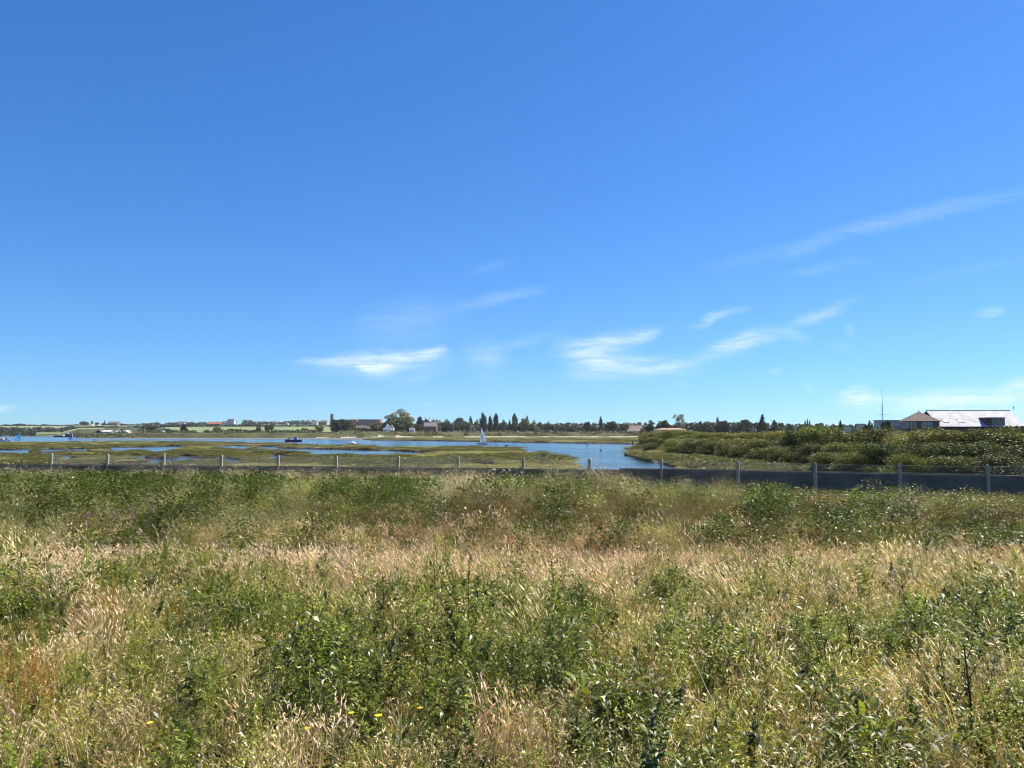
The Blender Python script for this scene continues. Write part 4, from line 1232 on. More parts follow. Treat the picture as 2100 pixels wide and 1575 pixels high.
for (nm, lb, px_, top, wd_, d_, kd, tn) in TREES:
    tree(nm, lb, px_, top, wd_, d_, kd, tn, cat={'shrub': 'shrub'}.get(nm, 'tree'))


def belt(name, label, px0, px1, d, tops, step=5, tint='dark', base=None, size=.9, per=60, gap=0.0, depth=10, seed=5):
    """a far hedge or wood that reads as one dark band"""
    g = np.random.default_rng(seed); C = []; D = []; K = []
    for p_ in np.arange(px0, px1, step):
        if gap and vnoise(np.array([p_ * .045 + seed]), np.array([d * .1]))[0] < gap: continue
        dd = d + g.uniform(-depth, depth); x = xat(p_ + g.uniform(-1, 1) * step * .5, dd); g0 = ground_at(x, dd)
        tp = float(np.interp(p_, [t_[0] for t_ in tops], [t_[1] for t_ in tops])) + (vnoise(np.array([p_ * .09 + seed]), np.array([3.3]))[0] - .5) * 4.2 + g.uniform(-.5, .5)
        h = max(1.2, zat(tp, dd) - g0); wr = step * d / F * .9
        n = per
        a = g.normal(0, 1, (n, 3)); a /= np.linalg.norm(a, axis=1, keepdims=True)
        q = np.array([x, dd, g0 + h * .5]) + a * np.array([wr, wr, h * .5]) * g.uniform(.7, 1.08, (n, 1))
        C.append(q); D.append(a * .4 + g.normal(0, .8, (n, 3))); K.append(np.ones((n, 3)) * np.array(TINT[tint]) * g.uniform(.75, 1.3) * g.uniform(.75, 1.25, (n, 1)))
    C = np.concatenate(C); D = np.concatenate(D); K = np.concatenate(K)
    v, f, cc = leafcloud(C, D, size * (d / 800) ** .7 * 2.3, K, .8, seed)
    o = mesh_np(name, v, f, M_TREE, cols=cc)
    return tag(o, label, 'hedge' if 'hedge' in name else 'woodland', None, 'stuff')


belt('far_wood', 'thin dark line of woods along the far skyline at left', -60, 700, 2230, [(-60, 872), (0, 872), (40, 870), (90, 872), (150, 872.5), (210, 870), (330, 868), (420, 867), (520, 866.5), (640, 865), (700, 864)], 3.5, 'blue', seed=11, per=34, gap=.18)
belt('hedgerow', 'dark tree belt between the two pale fields at far left', -60, 330, 1570, [(-60, 876), (60, 876.5), (150, 875.5), (240, 875), (330, 874)], 4, 'dark', seed=12, per=44, depth=25)
belt('hedgerow', 'lower dark thicket behind the blue sails at far left', -60, 74, 1290, [(-60, 879), (40, 879), (74, 883)], 4, 'dark', seed=13, per=44)
belt('hedgerow', 'dark straight hedge along the top of the long pale field', 330, 700, 1660, [(330, 871), (480, 872.5), (700, 873.3)], 3.5, 'dark', seed=14, per=40, depth=6)
belt('village_wood', 'distant trees among the hilltop village left of centre', 330, 720, 2240, [(330, 867), (480, 863), (500, 862), (540, 865), (610, 862), (720, 861)], 4, 'mid', seed=15, per=34, gap=.45)
belt('field_scrub', 'low scrub along the foot of the long pale field', 380, 690, 800, [(380, 883), (690, 881)], 6, 'mid', seed=16, per=44, gap=.36, depth=25)
belt('field_scrub', 'low scrub and bushes beside the farm sheds on the left bank', 205, 400, 830, [(205, 884), (280, 880), (340, 883), (400, 883)], 6, 'mid', seed=17, per=44, gap=.3, depth=25)
belt('treeline', 'continuous dark band of trees behind the sea wall in the middle distance', 690, 1330, 960, [(690, 873), (760, 870), (860, 868), (900, 865), (960, 866), (1040, 868), (1130, 870), (1190, 867), (1330, 867)], 5, 'mid', seed=18, per=80, depth=60)
belt('treeline', 'second dark band of garden hedges just behind the sea wall', 715, 1330, 862, [(715, 879), (800, 877), (900, 875), (1000, 875), (1100, 876), (1330, 875)], 5, 'dark', seed=19, per=70, depth=14)
belt('treeline', 'dark wooded band behind the shrubby bank on the right', 1318, 1690, 620, [(1318, 874), (1420, 868), (1480, 864), (1540, 867), (1600, 868), (1690, 873)], 5, 'dark', seed=20, per=80, depth=30)
belt('treeline', 'low hedge tops beyond the bank left of the white flat roofed house', 1640, 1850, 380, [(1600, 872), (1640, 872), (1750, 871), (1850, 873)], 6, 'mid', seed=21, per=80, depth=20)
for (a, b_, dd_, t_, tn, sd_, lb) in ((160, 745, 700, 887.3, 'olive', 31, 'olive brown scrub along the crest of the far bank at left'), (745, 1322, 768, 886.5, 'olive', 32, 'olive scrub on the face of the sea wall in the middle distance')):
    belt('bank_scrub', 'patchy low bushes lower on the slope below the ' + lb.split(' ', 1)[0] + ' crest scrub', a, b_, dd_ - 22, [(a, t_ + 3.5), (b_, t_ + 3.5)], 4, 'brown' if sd_ > 31 else 'mid', seed=sd_ + 40, per=22, gap=.46, depth=10, size=.5)
    belt('bank_scrub', lb, a, b_, dd_, [(a, t_), (b_, t_)], 5, tn, seed=sd_, per=30, gap=.3, depth=16, size=.6)

# ------------------------------------------------------------------ shrubs of the sea bank on the right
SPROTO = {}
for nm, kw in (('feather', dict(n=12000, size=.05, aspect=.26, spray=.9, fill=.35, stray=.16)), ('leafy', dict(n=12000, size=.036, aspect=.5, fill=.32, stray=.18)), ('straw', dict(n=9000, size=.05, aspect=.1, spray=1.2, fill=.5, stray=.25))):
    SPROTO[nm] = [crown_mesh('foliage', 'bush', 300 + 11 * i + len(nm), **kw) for i in range(3)]
STEM = trunk_mesh('bush', 9)
SH = [
    (1338, 176, 883, 7.5, 'feather', (0.122, 0.123, 0.035), 'brownish feathery shrub at the very tip of the bank beside the open water'),
    (1372, 166, 880, 8, 'feather', (0.133, 0.146, 0.038), 'yellow green feathery shrub next to the brownish one at the tip of the bank'),
    (1418, 152, 883, 8.5, 'feather', (0.136, 0.158, 0.038), 'light green low domed shrub left of the dip in the bank outline'),
    (1392, 150, 897, 6, 'feather', (0.111, 0.120, 0.035), 'olive shrub halfway down the bank below the yellow green feathery shrub'),
    (1458, 138, 886, 8, 'feather', (0.125, 0.135, 0.035), 'olive brown shrub in the middle of the left part of the bank'),
    (1500, 126, 887, 8, 'feather', (0.129, 0.129, 0.035), 'rusty olive shrub above the wide saltmarsh slope'),
    (1490, 118, 903, 6, 'feather', (0.113, 0.127, 0.033), 'low olive shrub at the bank foot above the saltmarsh slope'),
    (1548, 114, 885, 8, 'feather', (0.142, 0.142, 0.040), 'tan and rust coloured feathery shrub with pale tips on the bank crest'),
    (1556, 104, 905, 6, 'feather', (0.120, 0.135, 0.035), 'olive green shrub hanging down to the marsh below the tan shrub'),
    (1600, 100, 882, 7, 'feather', (0.135, 0.136, 0.038), 'rusty brown shrub on the crest left of the dark bramble mound'),
    (1642, 88, 880, 7, 'leafy', (0.070, 0.085, 0.028), 'large dark bramble mound in the middle of the bank'),
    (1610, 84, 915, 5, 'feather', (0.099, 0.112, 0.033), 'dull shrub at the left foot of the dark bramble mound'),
    (1690, 82, 872, 6.5, 'leafy', (0.132, 0.165, 0.038), 'bright green leafy bush at the highest point of the bank'),
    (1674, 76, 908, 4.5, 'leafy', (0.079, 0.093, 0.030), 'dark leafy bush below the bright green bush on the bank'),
    (1742, 76, 876, 6.5, 'leafy', (0.100, 0.116, 0.033), 'green bramble bush right of the bright green bush on the crest'),
    (1735, 68, 905, 4.2, 'leafy', (0.126, 0.158, 0.035), 'rounded lighter green bush halfway down the bank'),
    (1800, 70, 876, 6.5, 'leafy', (0.107, 0.123, 0.035), 'olive bramble bush in front of the mast on the bank'),
    (1862, 66, 877.5, 6, 'straw', (.26, .23, .10), 'straw coloured grassy hump on the bank below the hipped roof house'),
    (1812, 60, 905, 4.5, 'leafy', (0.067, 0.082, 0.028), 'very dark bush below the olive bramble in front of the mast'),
    (1915, 62, 879, 6, 'leafy', (0.130, 0.135, 0.035), 'green bush tinged orange below the left end of the long pale roof'),
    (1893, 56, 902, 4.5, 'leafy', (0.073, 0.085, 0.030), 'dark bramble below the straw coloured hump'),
    (1975, 59, 878, 6, 'leafy', (0.129, 0.129, 0.038), 'rusty green bush below the skylights of the long pale roof'),
    (2040, 57, 876, 6, 'leafy', (0.107, 0.123, 0.035), 'green bramble below the dormer of the long pale roof'),
    (2105, 54, 878, 6, 'leafy', (0.101, 0.120, 0.033), 'bramble bush cut by the right edge of the picture on the bank crest'),
    (1960, 53, 903, 4.5, 'leafy', (0.076, 0.089, 0.030), 'dark bramble halfway down the bank below the rusty green bush'),
    (2025, 51, 905, 4.5, 'leafy', (0.087, 0.104, 0.033), 'green bramble low on the bank right of the dark bramble'),
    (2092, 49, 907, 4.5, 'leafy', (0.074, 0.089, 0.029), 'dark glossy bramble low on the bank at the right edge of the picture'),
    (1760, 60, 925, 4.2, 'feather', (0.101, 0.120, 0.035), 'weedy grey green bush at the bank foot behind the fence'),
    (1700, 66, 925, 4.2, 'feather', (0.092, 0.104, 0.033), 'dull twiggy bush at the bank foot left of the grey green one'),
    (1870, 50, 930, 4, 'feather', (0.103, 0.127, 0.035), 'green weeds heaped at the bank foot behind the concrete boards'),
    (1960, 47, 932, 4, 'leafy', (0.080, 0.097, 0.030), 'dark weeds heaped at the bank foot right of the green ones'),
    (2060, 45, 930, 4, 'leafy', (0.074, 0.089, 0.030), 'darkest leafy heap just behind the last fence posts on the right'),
    (1348, 160, 896, 7, 'feather', (0.104, 0.112, 0.033), 'low shrub on the waterside foot of the bank tip'),
    (1398, 136, 899, 7, 'feather', (0.122, 0.142, 0.035), 'low light green shrub at the marsh edge below the light green dome'),
    (1430, 126, 897, 7.5, 'feather', (0.112, 0.123, 0.033), 'drooping olive shrub overhanging the saltmarsh slope at left'),
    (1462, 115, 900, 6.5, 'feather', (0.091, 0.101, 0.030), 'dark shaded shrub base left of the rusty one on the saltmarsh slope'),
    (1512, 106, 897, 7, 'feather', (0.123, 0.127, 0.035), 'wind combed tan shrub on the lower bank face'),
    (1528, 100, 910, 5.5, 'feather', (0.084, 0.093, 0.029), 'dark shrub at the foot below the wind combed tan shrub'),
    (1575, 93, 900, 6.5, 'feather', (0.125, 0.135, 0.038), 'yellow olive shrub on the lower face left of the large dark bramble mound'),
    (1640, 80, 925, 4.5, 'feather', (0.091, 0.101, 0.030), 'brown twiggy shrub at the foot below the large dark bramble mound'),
    (2180, 50, 880, 7, 'leafy', (0.094, 0.112, 0.033), 'bramble bush just outside the right edge of the picture'),
]
for i, (px_, d_, top, wm_, kd, tn, lb) in enumerate(SH):
    x = xat(px_, d_); g0 = ground_at(x, d_) - .15; h = zat(top, d_) - g0
    rt = empty('shrub', (x, d_, g0), lb, 'shrub', None, rz=random.uniform(-.4, .4))
    c = SPROTO[kd][i % 3].copy(); c.name = 'foliage'; col.objects.link(c); c.parent = rt; c.scale = (wm_ * 1.15, wm_ * 1.15, h * 1.04); c.color = (*[q * 1.0 for q in tn], 1)
    if i % 2: c.scale[1] *= -1
    c = STEM.copy(); c.name = 'stems'; col.objects.link(c); c.parent = rt; c.scale = (wm_ * .8, wm_ * .8, h * 1.2)
n = 1500
dd = 46 + (186 - 46) * RNG.random(n) ** 1.4
e = RNG.uniform(-.6, 9, n)
x = bank_foot(dd) + e
ppx = 1050 + F * x / dd
zz = land_z(ppx, dd)
CB = protos('bank_plant', [p_clump(201, 1.1, .9, 500, (.08, .095, .03), (.13, .14, .045), .10, .05, 40), p_clump(202, .9, .9, 400, (.13, .11, .04), (.15, .16, .05), .10, .04, 70), p_greengrass(203, 1.1, 120, (.15, .15, .055), .016, .6, .6, .3)], M_GRASS)
scatter('bank_undergrowth', CB, np.stack([x, dd, zz - .1], -1), RNG.random(n) * .8 - .4, -np.abs(RNG.normal(.12, .1, n)), (.55 + .5 * RNG.random(n)) * (1 + .4 * ss(90, 170, dd)) * np.where((e > 6) & (dd < 90), .6, 1), RNG.integers(0, 3, n),
        'tangled grass and bramble cover between the shrubs of the right hand bank', 'undergrowth')

# ------------------------------------------------------------------ buildings
def window(parent, x0, x1, y, z0, z1, nx=2, nz=1, fr=.05, mat_=None, proud=.05, bar=None):
    """a framed window in the y plane facing -y"""
    b = MB(); bar = bar or fr * .8
    b.box(x0 - fr, x1 + fr, y - proud, y + .02, z1, z1 + fr); b.box(x0 - fr, x1 + fr, y - proud - .02, y + .02, z0 - fr, z0)
    b.box(x0 - fr, x0, y - proud, y + .02, z0, z1); b.box(x1, x1 + fr, y - proud, y + .02, z0, z1)
    for i in range(1, nx):
        xm = x0 + (x1 - x0) * i / nx; b.box(xm - bar / 2, xm + bar / 2, y - proud * .8, y + .02, z0, z1)
    for i in range(1, nz):
        zm = z0 + (z1 - z0) * (1 - .33 * i); b.box(x0, x1, y - proud * .7, y + .015, zm - bar / 2, zm + bar / 2)
    w = b.build('window', mat_ or M_WHITE, parent)
    p = MB(); p.box(x0, x1, y - .015, y + .01, z0, z1); p.build('pane', M_GLASS, w)
    return w


def house(name, label, cat, px0, px1, eave, ridge, d, depth, wm, rm, kind='gable_x', rz=0.0, win=None, chim=(), z0=None, group=None, over=.25):
    x0 = xat(px0, d); x1 = xat(px1, d); g0 = (min(ground_at(x0, d), ground_at(x1, d)) - .2) if z0 is None else z0
    w = x1 - x0; e = zat(eave, d) - g0; r = zat(ridge, d) - g0
    rt = empty(name, (x0, d, g0), label, cat, group, rz=rz)
    b = MB(); b.box(0, w, 0, depth, 0, e)
    if kind == 'gable_x':      # ridge runs along x, gables at the ends
        for xx in (0, w - .15):
            b.prism([(0, e + .001), (depth, e + .001), (depth / 2, r - .1)], 'x', xx, xx + .15)
    if kind == 'gable_y':      # gable faces the water
        for yy in (0, depth - .15):
            b.prism([(0, e + .001), (w, e + .001), (w / 2, r - .1)], 'y', yy, yy + .15)
    b.build('wall', wm, rt)
    b = MB(); t_ = .18; o_ = over
    if kind == 'gable_x':
        for s in (0, 1):
            ya, yb = (-o_, depth / 2) if s == 0 else (depth + o_, depth / 2)
            ea = e - o_ * (r - e) / (depth / 2)
            b.hull8([(-o_, ya, ea), (w + o_, ya, ea), (w + o_, yb, r), (-o_, yb, r), (-o_, ya, ea + t_), (w + o_, ya, ea + t_), (w + o_, yb, r + t_), (-o_, yb, r + t_)])
    elif kind == 'gable_y':
        for s in (0, 1):
            xa, xb = (-o_, w / 2) if s == 0 else (w + o_, w / 2)
            ea = e - o_ * (r - e) / (w / 2)
            b.hull8([(xa, -o_, ea), (xa, depth + o_, ea), (xb, depth + o_, r), (xb, -o_, r), (xa, -o_, ea + t_), (xa, depth + o_, ea + t_), (xb, depth + o_, r + t_), (xb, -o_, r + t_)])
    elif kind == 'hip':
        k = min(w, depth) / 2 * .9
        A = [(-o_, -o_, e), (w + o_, -o_, e), (w + o_, depth + o_, e), (-o_, depth + o_, e)]
        P = [(k, depth / 2, r), (w - k, depth / 2, r)] if w > depth else [(w / 2, depth / 2, r), (w / 2, depth / 2, r)]
        b.face([A[0], A[1], P[1], P[0]] if w > depth else [A[0], A[1], P[0]])
        b.face([A[1], A[2], P[1]]); b.face([A[2], A[3], P[0], P[1]] if w > depth else [A[2], A[3], P[0]]); b.face([A[3], A[0], P[0]]); b.face(A[::-1])
    else:
        b.box(-o_, w + o_, -o_, depth + o_, e + .003, e + .35)
    rf = b.build('roof', rm, rt)
    for c_ in chim:
        cb = MB(); xx = w * c_; zt = r + (r - e) * .35 + .6
        cb.box(xx - .45, xx + .45, depth / 2 - .35, depth / 2 + .35, r - .6, zt); cb.box(xx - .25, xx - .05, depth / 2 - .1, depth / 2 + .1, zt + .002, zt + .35); cb.box(xx + .08, xx + .28, depth / 2 - .1, depth / 2 + .1, zt + .002, zt + .35)
        cb.build('chimney', M_BRICK, rf)
    if win:
        rows, cols_, ww, wh = win
        for i in range(rows):
            zc = e * (i + .55) / rows
            for j in range(cols_):
                xc = w * (j + .5) / cols_
                window(rt, xc - ww / 2, xc + ww / 2, 0, zc - wh / 2, zc + wh / 2)
    return rt


M_SLATEPALE = bpy.data.materials.new('pale_slate'); M_SLATEPALE.use_nodes = True
t = M_SLATEPALE.node_tree; p = t.nodes['Principled BSDF']; p.inputs['Roughness'].default_value = .75; p.inputs['Specular IOR Level'].default_value = .2
tcn = N(t, 'ShaderNodeTexCoord')
mp = N(t, 'ShaderNodeMapping', Vector=tcn.outputs['Object'], Rotation=(0, 0, R(45)), Scale=(1, 1, 1))
ch = N(t, 'ShaderNodeTexBrick', Vector=mp.outputs[0], Color1=(.46, .465, .49, 1), Color2=(.60, .59, .575, 1), Mortar=(.26, .26, .27, 1), Scale=2.2)
ch.inputs['Mortar Size'].default_value = .03
nz = N(t, 'ShaderNodeTexNoise', Vector=tcn.outputs['Object'], Scale=.5, Detail=6, Roughness=.7)
nr_ = N(t, 'ShaderNodeMapRange', i0=nz.outputs[0], i1=.35, i2=.65, i3=.78, i4=1.15)
hv = N(t, 'ShaderNodeHueSaturation', Value=nr_.outputs[0], Color=ch.outputs[0])
t.links.new(hv.outputs[0], p.inputs['Base Color'])

# the long hall with the pale slate roof
d0 = 203.0; gx0 = xat(1928, d0); gx1 = xat(2106, d0); g0 = 2.6
hall = empty('hall', (gx0, d0, g0), 'long building with pale slate roof, skylights and a dark flat roofed dormer', 'building')
Wd = gx1 - gx0; ev = zat(874.5, d0) - g0; rg = zat(842, d0 + 6.5) - g0; dep = 13.0
b = MB(); b.box(.15, Wd - .15, .5, dep - .5, 0, ev + .1)
for xx in (.15, Wd - .3):
    b.prism([(.5, ev + .101), (dep - .5, ev + .101), (dep / 2, rg - .25)], 'x', xx, xx + .15)
b.build('wall', M_DARK, hall)
b = MB()
for s in (0, 1):
    ya, yb = (0, dep / 2) if s == 0 else (dep, dep / 2)
    b.hull8([(0, ya, ev - .15), (Wd, ya, ev - .15), (Wd, yb, rg - .15), (0, yb, rg - .15), (0, ya, ev), (Wd, ya, ev), (Wd, yb, rg), (0, yb, rg)])
rf = b.build('roof', M_SLATEPALE, hall)
b = MB(); b.tube([(-.05, dep / 2, rg + .03), (Wd + .05, dep / 2, rg + .03)], .11, 6); b.build('ridge_cap', M_ROOFGREY, rf)
b = MB(); b.tube([(-.05, -.1, ev - .14), (Wd + .05, -.1, ev - .14)], .09, 6); b.build('gutter', M_DARK, rf)
sl = (rg - ev) / (dep / 2)
for (pa, pb) in ((1937.5, 1948), (1968, 1979)):
    y0, y1 = 1.5, 2.9; X0 = xat(pa, d0 + y0) - gx0; X1 = xat(pb, d0 + y0) - gx0
    b = MB(); b.cur = 0
    def onroof(x, y, h): return (x, y, ev + sl * y + h)
    for (xa, xb, yc, yd) in ((X0, X1, y0, y0 + .12), (X0, X1, y1 - .12, y1), (X0, X0 + .12, y0 + .12, y1 - .12), (X1 - .12, X1, y0 + .12, y1 - .12)):
        b.hull8([onroof(xa, yc, .0), onroof(xb, yc, .0), onroof(xb, yd, .0), onroof(xa, yd, .0), onroof(xa, yc, .1), onroof(xb, yc, .1), onroof(xb, yd, .1), onroof(xa, yd, .1)])
    sk = b.build('skylight', M_DARK, rf)
    b = MB(); b.hull8([onroof(X0 + .12, y0 + .12, .0), onroof(X1 - .12, y0 + .12, .0), onroof(X1 - .12, y1 - .12, .0), onroof(X0 + .12, y1 - .12, .0),
                       onroof(X0 + .12, y0 + .12, .05), onroof(X1 - .12, y0 + .12, .05), onroof(X1 - .12, y1 - .12, .05), onroof(X0 + .12, y1 - .12, .05)])
    b.build('pane', mat('skylight_glass', (.16, .18, .22), .4), sk)
X0 = xat(2023, d0 + .5) - gx0; X1 = xat(2061, d0 + .5) - gx0; dz = zat(857, d0) - g0
b = MB(); b.box(X0, X1, .35, 4.6, ev - .1, dz)
dm = b.build('dormer', M_DARK, hall)
b = MB(); b.box(X0 - .15, X1 + .2, .1, 4.8, dz + .003, dz + .16); b.build('dormer_roof', M_METAL, dm)
window(dm, X0 + 1.5, X1 - .3, .35, ev + .25, dz - .25, nx=3, mat_=M_METAL, fr=.07)
# weather vane on the ridge
vx = xat(2081, d0 + 6.5) - gx0
vn = empty('weather_vane', (gx0 + vx, d0 + 6.5, g0 + rg), 'small dark weather vane shaped like a sailing boat standing on the pale roof ridge', 'weather vane')
b = MB(); b.tube([(0, 0, 0), (0, 0, .75)], .035, 5); b.build('rod', M_DARK, vn)
b = MB(); b.tube([(-.38, 0, .42), (.38, 0, .42)], .03, 4); b.box(-.42, -.32, -.03, .03, .36, .5); b.box(.32, .42, -.03, .03, .36, .5); b.build('arms', M_DARK, vn)
b = MB(); b.prism([(-.17, .78), (.17, .78), (.1, .7), (-.1, .7)], 'y', -.03, .03); b.prism([(-.14, .8), (.0, 1.25), (.02, .8)], 'y', -.02, .02); b.prism([(.04, .8), (.03, 1.12), (.16, .8)], 'y', -.02, .02)
b.build('boat_figure', M_DARK, vn)

# the hipped roof house
cx0 = xat(1858, 196.0); hz0 = 3.0
hip = empty('house', (cx0, 196.0, hz0), 'brown house with hipped tile roof and white framed windows on the right bank', 'house', rz=R(-15))
w_, dpt = 8.15, 8.3; e_ = zat(863.5, 196) - hz0; r__ = zat(844, 199.5) - hz0
M_BROWNWALL = mat('brown_weatherboard', (.13, .10, .08), .85, .15, 1.0)
b = MB(); b.box(0.3, w_ - .3, .3, dpt, 0, e_); b.build('wall', M_BROWNWALL, hip)
b = MB(); o_ = .1; A = [(-o_, -o_, e_), (w_ + o_, -o_, e_), (w_ + o_, dpt + .4, e_), (-o_, dpt + .4, e_)]; T = (w_ / 2, dpt / 2, r__)
b.face([A[0], A[1], T]); b.face([A[1], A[2], T]); b.face([A[2], A[3], T]); b.face([A[3], A[0], T]); b.box(-o_, w_ + o_, -o_, dpt + .4, e_ - .16, e_ - .003)
rf = b.build('roof', M_ROOFBROWN, hip)
b = MB(); b.tube([T, (T[0], T[1], T[2] + .38)], [.14, .05], 6); b.build('finial', M_DARK, rf)
z1_ = e_ - .3; z0_ = z1_ - 1.35
window(hip, .55, 2.35, .3, z0_, z1_, nx=2, nz=2, fr=.09, bar=.07)
window(hip, 3.9, 6.0, .3, z0_, z1_, nx=3, nz=2, fr=.09, bar=.07)
b = MB()
for k in range(7):
    yy = .6 + k * 1.05; b.box(.18, .31, yy - .05, yy + .05, z0_, z1_)
b.box(.17, .315, .5, 7.0, z1_, z1_ + .1); b.box(.17, .315, .5, 7.0, z0_ - .12, z0_)
sw = b.build('window', M_WHITE, hip)
b = MB(); b.box(.24, .305, .6, 6.9, z0_, z1_); b.build('pane', M_GLASS, sw)
# white boxy house behind the bush
wh = house('house', 'white flat roofed house left of the hipped roof house, behind a dark bush', 'house', 1803, 1846, 864, 863, 214, 3, mat('grey_white_render', (.50, .49, .46), .8, .06, 1.0), M_METAL, 'flat', z0=2.9, win=(1, 4, 1.1, 1.0), over=.1)
# signal mast
mx_ = xat(1811, 191); mg = 3.0
ms = empty('flag_mast', (mx_, 191, mg), 'tall thin signal mast with one horizontal yard beside the hipped roof house', 'mast')
zt = zat(795, 191) - mg; zy = zat(849.5, 191) - mg
b = MB(); b.tube([(0, 0, 0), (0, 0, zt * .62)], [.1, .075], 8); b.build('lower_mast', M_WHITE, ms)
b = MB(); b.tube([(.06, -.02, zt * .52), (.02, 0, zt)], [.055, .03], 6); b.tube([(.06, -.02, zt * .56), (-.02, -.0, zt * .56)], .05, 5); b.build('topmast', M_METAL, ms)
b = MB(); b.tube([(-1.85, -.12, zy), (0, -.12, zy + .02), (2.65, -.12, zy)], [.035, .055, .035], 6); b.build('yard', M_WHITE, ms)
for (xa, xb) in ((-.25, -.9), (.3, .95)):
    b = MB(); b.tube([(0, 0, zt * .6), (xb, .2, 0)], .012, 3); b.tube([(0, 0, zt * .6), (xb * .6, -.2, 0)], .012, 3); b.build('stay', M_METAL, ms)
b = MB(); b.tube([(-.22, .3, 0), (-.22, .3, zt * .66)], .022, 5); b.build('aerial', M_METAL, ms)

